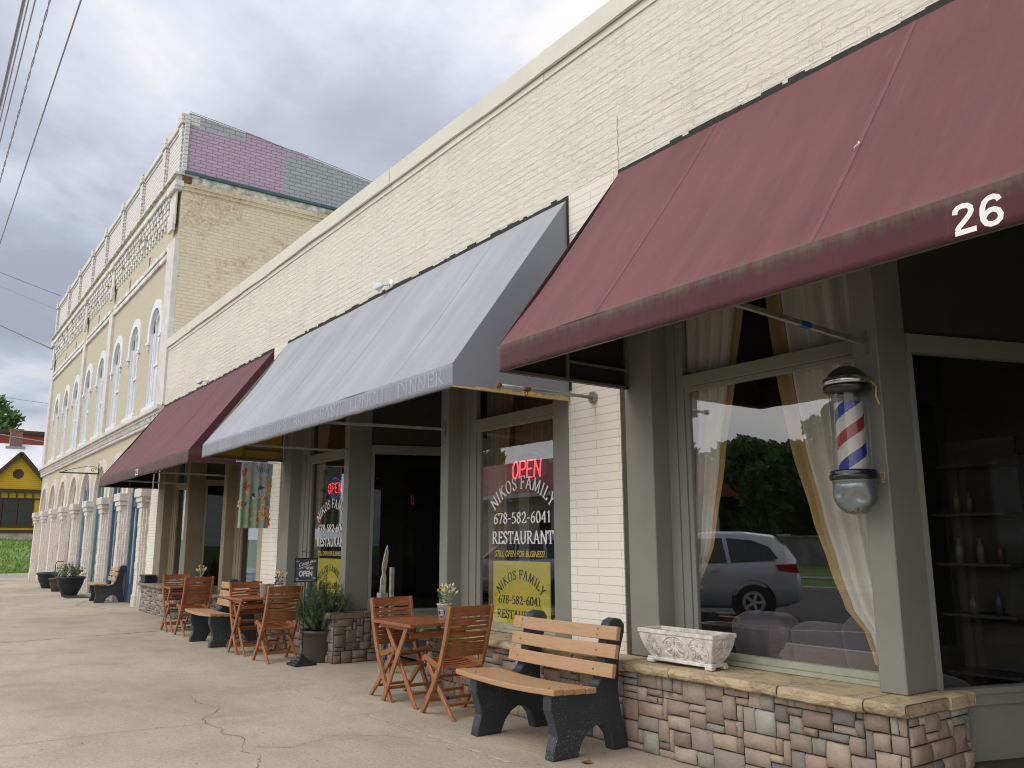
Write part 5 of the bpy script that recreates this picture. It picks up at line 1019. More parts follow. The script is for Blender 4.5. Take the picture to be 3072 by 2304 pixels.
# ------------------------------------------------------------------ folding chairs and tables
def make_chair():
    T = thing('folding_chair', '', 'chair', (0, 0, 0), group='folding hardwood chairs at the pavement tables')
    wd = .50
    post = [(0, 1.01), (-.035, .86), (-.075, .72), (-.115, .60), (-.16, .49), (-.225, .37), (-.30, .25), (-.39, .13), (-.49, 0)]
    leg = [(-.44, .475), (-.40, .42), (-.30, .31), (-.13, .15), (.03, 0)]
    def flat(path, y, t, wdt):
        w = MB(); vs = []
        for i, p in enumerate(path):
            a = Vector(path[max(i - 1, 0)]); b_ = Vector(path[min(i + 1, len(path) - 1)]); d = (b_ - a).normalized(); n = Vector((-d.y, d.x)) * wdt / 2
            if i in (0, len(path) - 1) and abs(p[1]) < .01: n = Vector((wdt / 2 * 1.05, 0))
            if i == len(path) - 1 and n.x > 0 and Vector((-d.y, d.x)).x < 0: n = -n
            for s_ in (-1, 1):
                for yy in (y - t / 2, y + t / 2): vs.append((p[0] + n.x * s_, yy, p[1] + n.y * s_))
        fs = []
        m_ = len(path)
        for k in range(m_ - 1):
            a = k * 4; b_ = a + 4; fs += [(a, a + 1, b_ + 1, b_), (a + 1, a + 3, b_ + 3, b_ + 1), (a + 3, a + 2, b_ + 2, b_ + 3), (a + 2, a, b_, b_ + 2)]
        fs += [(0, 2, 3, 1), ((m_ - 1) * 4, (m_ - 1) * 4 + 1, (m_ - 1) * 4 + 3, (m_ - 1) * 4 + 2)]
        w.add(vs, fs); return w
    for y in (.016, wd - .016): flat(post, y, .032, .054).build('back_post', M['teak_v'], T, bevel=.003, fixn=True, world=False)
    for y in (.047, wd - .047): flat(leg, y, .028, .048).build('cross_leg', M['teak_v'], T, bevel=.003, fixn=True, world=False)
    for y in (.030, wd - .030): flat([(-.515, .49), (-.46, .515), (-.36, .485), (-.25, .455), (-.13, .45)], y, .022, .052).build('seat_rail', M['teak'], T, bevel=.003, fixn=True, world=False)
    w = MB()
    for i in range(8):
        t = i / 7; x = -.50 + .38 * t; z = .500 - .055 * math.sin(min(1, t * 1.15) * math.pi * .55); m_ = 6
        for k in range(m_):
            f = lambda q: z - .016 * math.sin(math.pi * q / m_); ya, yb_ = .042 + (wd - .084) * k / m_, .042 + (wd - .084) * (k + 1) / m_
            w.hull8([(x - .019, ya, f(k) - .009), (x + .019, ya, f(k) - .012), (x - .019, yb_, f(k + 1) - .009), (x + .019, yb_, f(k + 1) - .012), (x - .019, ya, f(k) + .007), (x + .019, ya, f(k) + .004), (x - .019, yb_, f(k + 1) + .007), (x + .019, yb_, f(k + 1) + .004)])
    w.build('seat', M['teak'], T, world=False)
    w = MB()
    for (z, h) in ((.962, .095), (.884, .031), (.842, .031), (.800, .031), (.742, .050), (.688, .031), (.650, .031), (.612, .031), (.565, .055)):
        tt = (1.01 - z) / .52; xx = -.16 * tt - .02 * tt * (1 - tt); m_ = 8
        for k in range(m_):
            f = lambda q: xx + .026 * math.sin(math.pi * q / m_) ; ya, yb_ = .024 + (wd - .048) * k / m_, .024 + (wd - .048) * (k + 1) / m_
            w.hull8([(f(k) - .008 - h * .12, ya, z - h / 2), (f(k) + .006 - h * .12, ya, z - h / 2), (f(k + 1) - .008 - h * .12, yb_, z - h / 2), (f(k + 1) + .006 - h * .12, yb_, z - h / 2), (f(k) - .006 + h * .12, ya, z + h / 2), (f(k) + .008 + h * .12, ya, z + h / 2), (f(k + 1) - .006 + h * .12, yb_, z + h / 2), (f(k + 1) + .008 + h * .12, yb_, z + h / 2)])
    w.build('backrest', M['teak'], T, world=False)
    for b_ in ((-.40, -.36, .03, wd - .03, .115, .14), (-.12, -.085, .05, wd - .05, .105, .13), (-.33, -.30, .05, wd - .05, .33, .355)): MB().box(*b_).build('stretcher', M['teak'], T, bevel=.003, world=False)
    w = MB()
    for (x, z) in ((-.17, .475), (-.27, .295), (-.43, .47)):
        for y in (-.001, wd + .001): w.tube([(x, y - .003, z), (x, y + .003, z)], .008, 8)
    w.build('pivot', M['bolt'], T, world=False)
    w = MB(); w.box(-.405, -.355, .20, .235, .112, .143); w.build('blue_tag', M['blue_tape'], T, world=False); return T
chair = make_chair()
CH = [(-6.79, 4.20, 0, 'folding wooden chair between the near table and the near bench, its back towards the bench'),
      (-8.40, 4.70, 180, 'folding wooden chair on the far side of the near table, before the dark entry'),
      (-11.36, 4.13, 0, 'folding wooden chair beside the potted shrub at the middle table'),
      (-13.00, 4.62, 180, 'folding wooden chair at the middle table in front of the half hidden bench'),
      (-15.42, 4.11, 0, 'folding wooden chair at the far table, its back to the middle bench'),
      (-16.92, 4.60, 180, 'farthest folding wooden chair, beyond the far table by the stone base')]
for i, (x, y, a, lb) in enumerate(CH):
    c = chair if i == 0 else copy_tree(chair); c.location = (x, y, 0); c.rotation_euler = (0, 0, R(a)); c['label'] = lb
def make_table():
    T = thing('folding_table', '', 'table', (0, 0, 0), group='folding hardwood tables on the pavement'); D = .78
    w = MB(); w.box(-.43, .43, 0, .055, .768, .80); w.box(-.43, .43, D - .055, D, .775, .80)
    w.box(-.43, -.375, .057, D - .057, .775, .80); w.box(.375, .43, .057, D - .057, .775, .80)
    for k in range(9): a = .060 + k * (D - .12) / 9; w.box(-.373, .373, a, a + (D - .12) / 9 - .006, .778, .799)
    w.build('table_top', M['teak'], T, bevel=.002, world=False)
    w = MB()
    for y in (.05, D - .075): w.box(-.33, .30, y, y + .022, .73, .773)
    w.box(-.32, -.295, .075, D - .08, .73, .772); w.box(.27, .295, .075, D - .08, .65, .71); w.build('apron', M['teak'], T, bevel=.002, world=False)
    def lg(xt, xb, y):
        w = MB(); hw = .027; w.hull8([(xb - hw * 1.25, y, 0), (xb + hw * 1.25, y, 0), (xb - hw * 1.25, y + .022, 0), (xb + hw * 1.25, y + .022, 0), (xt - hw * 1.25, y, .76), (xt + hw * 1.25, y, .76), (xt - hw * 1.25, y + .022, .76), (xt + hw * 1.25, y + .022, .76)])
        w.build('leg', M['teak_v'], T, bevel=.003, world=False)
    for y in (.074, D - .10): lg(-.24, .42, y)
    for y in (.026, D - .05): lg(.29, -.18, y)
    for b_ in ((-.12, -.085, .03, D - .03, .12, .145), (.31, .345, .08, D - .08, .12, .145), (.05, .08, .08, D - .08, .36, .385)): MB().box(*b_).build('stretcher', M['teak'], T, bevel=.003, world=False)
    w = MB(); w.tube([(.083, .020, .40), (.083, .028, .40)], .009, 8); w.tube([(.27, .044, .745), (.27, .052, .745)], .009, 8); w.build('pivot', M['bolt'], T, world=False); return T
table = make_table()
TB = [(-7.87, 4.16, 'near folding wooden table between two chairs in front of the dark entry'), (-12.72, 4.09, 'middle folding wooden table with white cups on it'), (-16.75, 4.10, 'far folding wooden table, farthest down the pavement')]
for i, (x, y, lb) in enumerate(TB):
    c = table if i == 0 else copy_tree(table); c.location = (x, y, 0); c['label'] = lb
# flower pots on the tables
M['petal_y'] = pmat('yellow_petal', (.80, .62, .16), .6, .12); M['petal_p'] = pmat('pink_petal', (.75, .28, .20), .6, .1); M['grass_head'] = pmat('cream_seed_head', (.60, .58, .45), .8, .15, 40); M['green'] = leafmat('deep_leaf', (.02, .06, .015), (.06, .14, .04)); M['tin'] = pmat('painted_tin', (.62, .63, .64), .45, .1, 10)
def flowers(label, x, y, pink, seed, lettering=True):
    T = thing('flower_pot', label, 'flower pot', (x, y, .80), group='tin flower pots on the tables'); rg = random.Random(seed)
    w = MB(); w.lathe([(0, .80), (.058, .80), (.076, .955), (.082, .958), (.082, .967), (.074, .967), (.070, .94), (0, .93)], (x, y, 0), 24); p = w.build('tin_pot', M['tin'], T)
    if lettering:
        t_ = MB()
        def cy(u, v, d, o=.0015):    # wraps round the pot; label faces the street and the camera
            r_ = .058 + .018 * (v / .155) + o + d; a = R(-60) + u / .068; return (x + r_ * math.cos(a), y + r_ * math.sin(a), .80 + v)
        n_ = 20; vs = [cy(.040 * math.cos(k * .314), .078 + .052 * math.sin(k * .314), 0) for k in range(n_)]; t_.add(vs, [tuple(range(n_))]); sub(t_, 'label_patch', M['black'], p, T)
        t_ = MB(); sans_text(t_, 'FLOWERS', lambda u, v, d: cy(-.032 + u, .093 + v, 0, .003), .064, .016, .01); sans_text(t_, '&', lambda u, v, d: cy(-.008 + u, .072 + v, 0, .003), .016, .014, .01); sans_text(t_, 'GARDEN', lambda u, v, d: cy(-.026 + u, .046 + v, 0, .003), .052, .014, .01); sub(t_, 'label_lettering', M['white'], p, T)
    w = MB()
    for k in range(60):
        a = rg.uniform(0, 6.28); h = rg.uniform(.0, .17); p = Vector((x - .03 + .05 * math.cos(a), y + .04 * math.sin(a), .95 + h)); d = Vector((rg.gauss(0, 1), rg.gauss(0, 1), rg.gauss(.5, .6))).normalized() * .04; n = d.orthogonal().normalized() * .011; w.add([p, p + d * .5 + n, p + d, p + d * .5 - n], [(0, 1, 2, 3)])
    w.build('foliage', M['green'], T)
    for k in range(7):
        c = Vector((x - .035 + rg.uniform(-.06, .05), y + rg.uniform(-.05, .04), 1.12 + rg.uniform(-.03, .06))); w = MB()
        for q in range(14):
            d = Vector((rg.gauss(0, 1), rg.gauss(0, 1), rg.gauss(0, 1))).normalized(); n = d.orthogonal().normalized(); m_ = d.cross(n); s = .019; w.add([c + d * .012 + n * s, c + d * .018 + m_ * s, c + d * .012 - n * s, c + d * .018 - m_ * s], [(0, 1, 2, 3)])
        w.build('blossom', M['petal_p'] if (k in pink) else M['petal_y'], T)
    st = MB(); hd = MB()
    for k in range(16):
        a = rg.uniform(-.9, .9); l = rg.uniform(.12, .20); b_ = Vector((x + .02, y + .01, .95)); t = b_ + Vector((.05 + .09 * math.sin(a), .08 * math.sin(rg.uniform(-1, 1)), l)); st.tube([b_, t], .0015, 4); dd = (t - b_).normalized(); hd.tube([t - dd * .01, t + dd * .012, t + dd * .03, t + dd * .045], [.004, .013, .010, .002], 7)
    st.build('stem', M['grass_head'], T); hd.build('seed_head', M['grass_head'], T)
flowers('white tin pot of yellow flowers on the near table', -7.72, 4.72, (), 1)
flowers('small pot of yellow flowers behind the white cups on the middle table', -12.50, 4.72, (3,), 2, False)
flowers('small pot of pink and yellow flowers on the far table', -16.6, 4.70, (0, 2, 4, 5), 3, False)
for i, (x, y, lb) in enumerate(((-12.62, 4.52, 'white paper cup at the front of the pair on the middle table'), (-12.66, 4.66, 'white paper cup at the back of the pair on the middle table'))):
    w = MB(); w.lathe([(0, .80), (.045, .80), (.060, .985), (.066, .985), (.066, .993), (.058, .993), (.05, .86), (0, .85)], (x, y, 0), 20); tag(w.build('paper_cup', M['cup']), lb, 'cup', 'white cups on the middle table')
# ------------------------------------------------------------------ sign stand
S = thing('sign_stand', 'black iron stand holding a chalkboard sign reading Come in We are OPEN beside the shrub', 'sign', (-10.98, 4.50, 0))
w = MB(); 
for (h0, h1, a, b_) in ((0, .035, .15, .15), (.035, .06, .12, .11), (.06, .10, .075, .05), (.10, .14, .035, .02)):
    w.hull8([(-10.98 + sx * (a if z == h0 else b_), 4.50 + sy * (a if z == h0 else b_), z) for z in (h0, h1) for sy in (-1, 1) for sx in (-1, 1)])
w.build('base', M['iron'], S, bevel=.004)
w = MB(); w.tube([(-10.98, 4.50, .1), (-10.98, 4.50, 1.10)], .0085, 8); w.build('pole', M['iron'], S)
sx0 = -10.975; ya, yb_ = 4.35, 4.65; za, zb_ = 1.09, 1.385
w = MB(); w.box(sx0 - .012, sx0 + .012, ya, yb_, za, zb_); w.build('board', pmat('chalkboard', (.075, .09, .115), .7, .35, 10), S)
w = MB()
for (a, b_, c, d) in ((ya - .012, ya, za - .012, zb_ + .012), (yb_, yb_ + .012, za - .012, zb_ + .012), (ya, yb_, za - .012, za), (ya, yb_, zb_, zb_ + .012)): w.box(sx0 - .016, sx0 + .018, a, b_, c, d)
w.build('frame', M['iron'], S)
# chalk lettering on the face towards the camera (+x); reading direction runs along +y
fx = sx0 + .0135; ch_ = MB(); FX = lambda u, v, d: (fx + d, ya + u * .91, za + v * .91)
sans_text(ch_, 'OPEN', lambda u, v, d: FX(.052 + u, .065 + v, d), .215, .085, .045); sans_text(ch_, "WE'RE", lambda u, v, d: FX(.155 + u, .168 + v, d), .12, .040, .035)
sans_text(ch_, 'Come in', lambda u, v, d: FX(.045 + u + v * .25, .205 + v + u * .26, d), .215, .06, .02)
ch_.bar(FX(.055, .185, .0), FX(.25, .245, .0), .0015, .006, (0, -1, 3)); ch_.bar(FX(.06, .175, .0), FX(.22, .225, .0), .0015, .003, (0, -1, 3))
for (u, v, su, sv) in ((.02, .30, 1, -1), (.305, .30, -1, -1), (.02, .025, 1, 1), (.305, .025, -1, 1)):
    for k in range(3): ch_.tube([FX(u + su * (.012 * k + (.02 - .002 * q) * math.cos(q * .7)), v + sv * (.008 + (.018 - .002 * q) * math.sin(q * .7)), .0005) for q in range(9)], .0018, 4)
ch_.box(fx, fx + .001, ya + .02, yb_ - .02, za + .008, za + .012); ch_.build('chalk_lettering', M['white'], S)
w = MB(); w.tube([(-10.98, 4.5, 1.41), (-10.98, 4.5, 1.46), (-10.98, 4.48, 1.49), (-10.98, 4.44, 1.48)], .004, 5); w.tube([(-10.98, 4.5, 1.46), (-10.98, 4.55, 1.48), (-10.98, 4.62, 1.43)], .004, 5); w.lathe([(0, 0), (.012, .01), (0, .025)], (-10.98, 4.5, 1.49), 8); w.build('finial', M['iron'], S)
# ------------------------------------------------------------------ potted shrub
def pot(mb, x, y, r0, r1, h, rim=.02, n=32): mb.lathe([(0, 0), (r0, 0), (r0 * 1.01, .02), (r0 + (r1 - r0) * .8, h * .80), (r1 * .97, h * .82), (r1, h * .86), (r1 + rim, h * .90), (r1 + rim, h), (r1 * .94, h), (r1 * .90, h * .9), (0, h * .9)], (x, y, 0), n)
SP = thing('potted_shrub', 'bushy rosemary shrub in a dark brown plastic pot beside the sign stand', 'plant', (-11.20, 4.86, 0))
w = MB(); pot(w, -11.20, 4.86, .21, .27, .42); w.build('pot', M['brownpot'], SP)
w = MB(); w.lathe([(0, .385), (.22, .385)], (-11.20, 4.86, 0), 20); w.build('soil', M['soil'], SP)
rg = random.Random(12); st = MB(); fo = MB()
def sprig(b_, t, bend, nn, ln, mbf, mbs, r=.004):
    pts = []
    for k in range(7): q = k / 6; p = b_.lerp(t, q) + bend * math.sin(q * 3.14) ; pts.append(p)
    mbs.tube(pts, [r * (1 - .7 * k / 6) for k in range(7)], 4)
    for k in range(nn):
        q = rg.uniform(.22, 1.0); i = min(5, int(q * 6)); p = pts[i].lerp(pts[i + 1], q * 6 - i); ax = (pts[i + 1] - pts[i]).normalized(); side = Vector((rg.gauss(0, 1), rg.gauss(0, 1), rg.gauss(0, 1))); side = (side - ax * side.dot(ax)).normalized()
        d = (ax * .8 + side).normalized() * ln * rg.uniform(.6, 1.2); wv = d.cross(side).normalized() * .0028; mbf.add([p - wv, p + wv, p + d + wv * .5, p + d - wv * .5], [(0, 1, 2, 3)])
for k in range(150):
    a = rg.uniform(0, 6.28); rr = rg.random() ** .6; b_ = Vector((-11.20 + .12 * math.cos(a) * rr, 4.86 + .12 * math.sin(a) * rr, .39)); h = rg.uniform(.25, .82) * (1.08 - .45 * rr)
    t = b_ + Vector((math.cos(a) * rr * .36, math.sin(a) * rr * .30, h)); sprig(b_, t, Vector((math.cos(a), math.sin(a), 0)) * rg.uniform(-.02, .08), 120, .036, fo, st)
    for q in range(3):
        m_ = b_.lerp(t, rg.uniform(.35, .8)); a2 = rg.uniform(0, 6.28); sprig(m_, m_ + Vector((math.cos(a2) * .13, math.sin(a2) * .13, rg.uniform(.05, .16))), Vector((0, 0, -.01)), 40, .03, fo, st, .002)
for (dx, dy, h) in ((-.42, -.05, .62), (.44, .1, .45), (.56, .16, .52), (-.36, -.2, .80), (.3, -.1, .28), (.1, 0, .85), (-.1, .1, .9)): b_ = Vector((-11.20 + dx * .3, 4.86 + dy * .3, .39)); sprig(b_, Vector((-11.20 + dx, 4.86 + dy, .39 + h)), Vector((dx, dy, 0)) * .15, 110, .034, fo, st)
st.build('stems', M['bark'], SP); fo.build('foliage', M['rosemary'], SP)
# ------------------------------------------------------------------ stone trough with scroll relief
TR = thing('stone_planter', 'empty pale concrete window box with scroll relief standing on the stone sill', 'planter', (-4.63, 5.0, .665))
tx0, tx1, ty0, ty1, tz0, tz1 = -5.0, -4.225, 4.87, 5.145, .667, .925
def tr_side(t, s_): return .085 * (1 - (1 - (1 - t)) ** 2) if 0 else .0
def prof(t): return .075 * (1 - math.sin(t * math.pi / 2))      # inset from bottom (t=0) to rim (t=1)
w = MB(); lv = [0, .1, .2, .3, .45, .6, .75, .9, 1.0]; rings = []
for t in lv: i_ = prof(t); z = tz0 + .04 + (tz1 - .03 - tz0 - .04) * t; rings.append([(tx0 + i_ + .01, ty0 + i_ * .8 + .01, z), (tx1 - i_ - .01, ty0 + i_ * .8 + .01, z), (tx1 - i_ - .01, ty1 - i_ * .8 - .01, z), (tx0 + i_ + .01, ty1 - i_ * .8 - .01, z)])
for a, b_ in zip(rings, rings[1:]): w.add(a + b_, [(k, (k + 1) % 4, 4 + (k + 1) % 4, 4 + k) for k in range(4)])
w.box(tx0, tx1, ty0, ty0 + .03, tz1 - .032, tz1); w.box(tx0, tx1, ty1 - .03, ty1, tz1 - .032, tz1); w.box(tx0, tx0 + .03, ty0 + .03, ty1 - .03, tz1 - .032, tz1); w.box(tx1 - .03, tx1, ty0 + .03, ty1 - .03, tz1 - .032, tz1)
w.box(tx0 + .04, tx1 - .04, ty0 + .04, ty1 - .04, tz0 + .10, tz0 + .11)
w.build('trough', M['concrete_cast'], TR, bevel=.004)
w = MB(); w.box(tx0 + .06, tx1 - .06, ty0 + .045, ty1 - .045, tz0 + .018, tz0 + .045)
for x in (tx0 + .055, tx1 - .125):
    for y in (ty0 + .04, ty1 - .09): w.box(x, x + .07, y, y + .05, tz0, tz0 + .03)
w.build('foot', M['concrete_cast'], TR, bevel=.006)
w = MB()
def relief(face, pts, r):
    out = []
    for u, v in pts:
        i_ = prof(v); z = tz0 + .04 + (tz1 - .03 - tz0 - .04) * v
        out.append((u, ty0 + i_ * .8 + .009, z) if face == 'f' else (tx1 - i_ - .009, u, z))
    w.tube(out, r * 1.35, 6)
def spiral(cx_, cv, r, s_, turns=1.6, n=18, a0=0): return [(cx_ + s_ * r * .62 * (1 - k / n * .85) * math.cos(a0 + k / n * turns * 6.283), cv + r * 2.9 * (1 - k / n * .85) * math.sin(a0 + k / n * turns * 6.283)) for k in range(n + 1)]
def motif(face, c, s):
    for q in (-1, 1):
        relief(face, spiral(c + q * .055 * s, .66, .045 * s, q), .0045 * s); 
        relief(face, [(c + q * .012 * s, .60), (c + q * .05 * s, .42), (c + q * .075 * s, .36), (c + q * .085 * s, .40)], .007 * s); relief(face, [(c + q * .008 * s, .55), (c + q * .03 * s, .28), (c + q * .048 * s, .18), (c + q * .058 * s, .2)], .008 * s)
    relief(face, [(c, .55), (c, .15)], .009 * s); relief(face, [(c, .92), (c, .66)], .006 * s)
    n = 22; relief(face, [(c + .125 * s * math.cos(3.5 + k / n * 5.6), .50 + .46 * math.sin(3.5 + k / n * 5.6)) for k in range(n + 1)], .005 * s)
motif('f', -4.62, 1.0); motif('s', 5.008, .72); motif('f', -4.84, .55); motif('f', -4.39, .72)
for c in (-4.80, -4.44): relief('f', spiral(c, .5, .05, 1 if c > -4.6 else -1, 1.4, 18, 1.2), .005); relief('f', [(c - .04, .1), (c, .25), (c + .02, .5), (c + .01, .8)], .006)
w.build('relief', M['concrete_cast'], TR)
w = MB(); w.box(-22.05, -21.5, 4.80, 5.06, .667, .70); w.box(-22.0, -21.55, 4.82, 5.04, .70, .80); w.box(-22.05, -21.5, 4.80, 5.06, .80, .85)
tag(w.build('planter_box', M['blackpot'], bevel=.006), 'small black plastic planter box on the far corner of the farthest stone base', 'planter')
# ------------------------------------------------------------------ barber pole
BP = thing('barber_pole', 'old barber pole with red, white and blue spiral above a dented metal bowl', 'barber pole', (-3.03, 4.92, 1.76))
bx, by = -3.03, 4.92
mm, nt, b = newmat('barber_spiral'); t = N(nt, 'ShaderNodeTexCoord'); sp = N(nt, 'ShaderNodeSeparateXYZ'); L(nt, t.outputs['Object'], sp.inputs[0])
ang = MATH(nt, 'DIVIDE', MATH(nt, 'ARCTAN2', sp.outputs[1], sp.outputs[0]), 2 * math.pi)
ph = MATH(nt, 'FRACT', MATH(nt, 'ADD', MATH(nt, 'SUBTRACT', MATH(nt, 'MULTIPLY', sp.outputs[2], 2.8), ang), .55))
cr = N(nt, 'ShaderNodeValToRGB'); L(nt, ph, cr.inputs[0]); cr.color_ramp.interpolation = 'CONSTANT'; e = cr.color_ramp.elements
e[0].position = 0; e[0].color = (.62, .58, .50, 1); e[1].position = .27; e[1].color = (.33, .035, .035, 1)
for p_, c_ in ((.5, (.62, .58, .50, 1)), (.77, (.02, .04, .28, 1))): x_ = e.new(p_); x_.color = c_
cc = mixc(nt, MATH(nt, 'MULTIPLY', ramp(nt, noise(nt, t.outputs['Object'], 14, 6, .7).outputs[0], .58, .68), .45), cr.outputs[0], (.3, .25, .2)); L(nt, cc, b.inputs['Base Color']); b.inputs['Roughness'].default_value = .45; M['spiral'] = mm
M['pole_metal'] = specked('dented_grey_metal', (.20, .235, .24), (.12, .05, .035), .3, 16, .60); M['pole_metal'].node_tree.nodes['Principled BSDF'].inputs['Metallic'].default_value = .7; M['pole_black'] = pmat('black_gloss_rim', (.012, .012, .018), .3, 0, spec=.6, coat=.4); M['dome'] = pmat('dark_green_dome', (.035, .04, .035), .35, .3, 9, .2, 30, coat=.3); M['chrome'] = pmat('worn_chrome', (.6, .6, .6), .22, .15, 12, metal=.9)
def bl(prof_, n=36, **k): w = MB(); w.lathe(prof_, (bx, by, 0), n, **k); return w
o = MB().lathe([(.088, 0), (.088, .44)], (0, 0, 0), 36).build('spiral_cylinder', M['spiral'], BP, world=False); o.location = (0, 0, .29)
bl([(.118, 2.03), (.118, 2.545)]).build('glass_tube', glassmat('clear_tube', 1.45, (.93, .93, .95)), BP)
bl([(0, 2.735), (.04, 2.73), (.08, 2.712), (.11, 2.685), (.128, 2.655)]).build('dome', M['dome'], BP)
bl([(.128, 2.655), (.148, 2.648), (.152, 2.63), (.152, 2.612), (.146, 2.605)]).build('chrome_band', M['chrome'], BP)
bl([(.146, 2.605), (.152, 2.595), (.147, 2.565), (.122, 2.542), (.0, 2.542)]).build('upper_rim', M['pole_black'], BP)
bl([(0, 2.05), (.13, 2.05), (.146, 2.04), (.140, 2.03), (.150, 2.018), (.150, 1.992), (.136, 1.985), (0, 1.985)]).build('lower_rim', M['pole_black'], BP)
dents = [(-.9, 1.88, .035, .022), (-1.9, 1.90, .03, .016), (-1.35, 1.83, .05, .018), (-.55, 1.86, .03, .018)]
def dent(p):
    r_ = Vector((0, 0, 0))
    for a, z, s_, d in dents:
        q = Vector((.13 * math.cos(a), .13 * math.sin(a), z)); dd = (Vector((p.x, p.y, p.z)) - q).length
        if dd < s_ * 2: f = math.exp(-(dd / s_) ** 2) * d; h = Vector((p.x, p.y, 0)).normalized() if (p.x or p.y) else Vector((0, 0, 0)); r_ -= h * f
    return r_
pr = [(.136, 1.985), (.134, 1.97), (.130, 1.968), (.134, 1.955), (.134, 1.93)] + [(.134 * math.cos(k / 14 * 1.57), 1.90 - .135 * math.sin(k / 14 * 1.57)) for k in range(15)]
bl(pr, 48, jit=dent).build('bowl', M['pole_metal'], BP)
w = MB(); 
for z in (2.60, 2.01): w.box(bx - .02, bx + .03, by + .13, 5.10, z - .02, z + .02)
w.build('wall_bracket', M['rust'], BP)
w = MB(); w.tube([(bx + .14, by + .05, 2.62), (bx + .17, by + .06, 2.58), (bx + .165, by + .05, 2.52), (bx + .19, by + .04, 2.46)], .006, 6); w.build('yellow_cord', M['hem'], BP)
w = MB()
for k in range(4): w.tube([(bx + .15 + .012 * math.cos(q * .9), by + .08, 1.98 + k * .018 + .014 * math.sin(q * .9)) for q in range(8)], .004, 5)
w.build('rusty_chain', pmat('rusty_links', (.35, .25, .18), .7, .3, 40), BP)
# ------------------------------------------------------------------ wall fittings
def flood(label, x, z):
    T = thing('security_light', label, 'security light', (x, 5.09, z), group='security lights on the cream wall')
    w = MB(); w.lathe([(0, .03), (.03, .03), (.06, .012), (.062, 0)], (x, 5.095, z), 20, rot=Matrix.Rotation(R(90), 4, 'X').to_3x3()); w.build('wall_plate', M['white'], T)
    w = MB(); w.tube([(x, 5.07, z - .01), (x - .02, 5.03, z - .02), (x - .06, 5.0, z - .01)], .015, 8); w.build('arm', M['tin'], T)
    w = MB(); d = Vector((-.75, -.55, -.35)).normalized(); s_ = d.cross(Vector((0, 0, 1))).normalized(); u = s_.cross(d); c = Vector((x - .07, 4.99, z)); f = c + d * .11
    w.hull8([c - s_ * .03 - u * .03, c + s_ * .03 - u * .03, c - s_ * .03 + u * .03, c + s_ * .03 + u * .03, f - s_ * .065 - u * .055, f + s_ * .065 - u * .055, f - s_ * .065 + u * .055, f + s_ * .065 + u * .055]); w.build('lamp_head', M['white_window'], T, fixn=True, bevel=.003)
    w = MB(); g = f + d * .002; w.add([g - s_ * .055 - u * .045, g + s_ * .055 - u * .045, g + s_ * .055 + u * .045, g - s_ * .055 + u * .045], [(0, 1, 2, 3)]); w.build('lens', pmat('grey_lens', (.14, .14, .14), .2, 0), T)
flood('white security floodlight on the wall above the grey awning', -9.83, 5.10); flood('white security floodlight on the wall above the far maroon awning', -18.4, 5.12)
PB = thing('pipe_bracket', 'galvanised pipe with rusty cap sticking out of the brick pier below the awnings', 'pipe', (-5.72, 5.1, 2.93))
w = MB(); w.tube([(-5.72, 5.09, 2.925), (-5.72, 4.0, 2.925)], .0165, 12); w.build('pipe', M['steel'], PB); w = MB(); w.tube([(-5.72, 5.098, 2.925), (-5.72, 5.075, 2.925)], .055, 20); w.build('flange', M['steel'], PB)
w = MB(); w.tube([(-5.72, 4.03, 2.925), (-5.72, 3.985, 2.925)], .026, 10); w.build('end_cap', M['rust'], PB); w = MB(); w.tube([(-5.72, 4.35, 2.925), (-5.72, 4.28, 2.925)], .021, 10); w.tube([(-5.72 + .02 * math.cos(q), 4.31, 2.885 + .02 * math.sin(q)) for q in [k * .63 for k in range(10)]], .005, 5, closed=True); w.build('eye_clamp', M['rust'], PB)
SB = thing('scroll_bracket', 'black wrought iron sign bracket with scrolls on the yellow building', 'bracket', (-30.33, 5.05, 3.9))
w = MB(); w.tube([(-30.33, 5.08, 3.86), (-30.33, 3.92, 3.86)], .022, 8); w.tube([(-30.33, 5.06, 3.84), (-30.33, 5.06, 4.2)], .014, 6); w.build('bar', M['iron'], SB)
w = MB(); w.tube([(-30.33, 3.98, 3.87), (-30.33, 4.3, 3.99), (-30.33, 4.75, 4.10), (-30.33, 4.98, 4.08), (-30.33, 5.06, 3.98)], .010, 6)
for (yy, zz, s_) in ((4.90, 3.97, 1), (4.08, 3.96, -1)): w.tube([(-30.33, yy + s_ * (.09 - .009 * k) * math.cos(k * .75), zz + (.09 - .009 * k) * math.sin(k * .75)) for k in range(9)], .008, 6)
w.build('scroll', M['iron'], SB)
w = MB()
for k in range(9): z = 2.88 - k * .034; w.tube([(-16.84 + (.012 if k % 2 else .004) * math.cos(q * .9), 3.78 + (.004 if k % 2 else .012) * math.cos(q * .9), z + .02 * math.sin(q * .9)) for q in range(7)], .004, 5, closed=True)
tag(w.build('hanging_chain', M['chrome']), 'short chain hanging from the valance of the far maroon awning', 'chain')
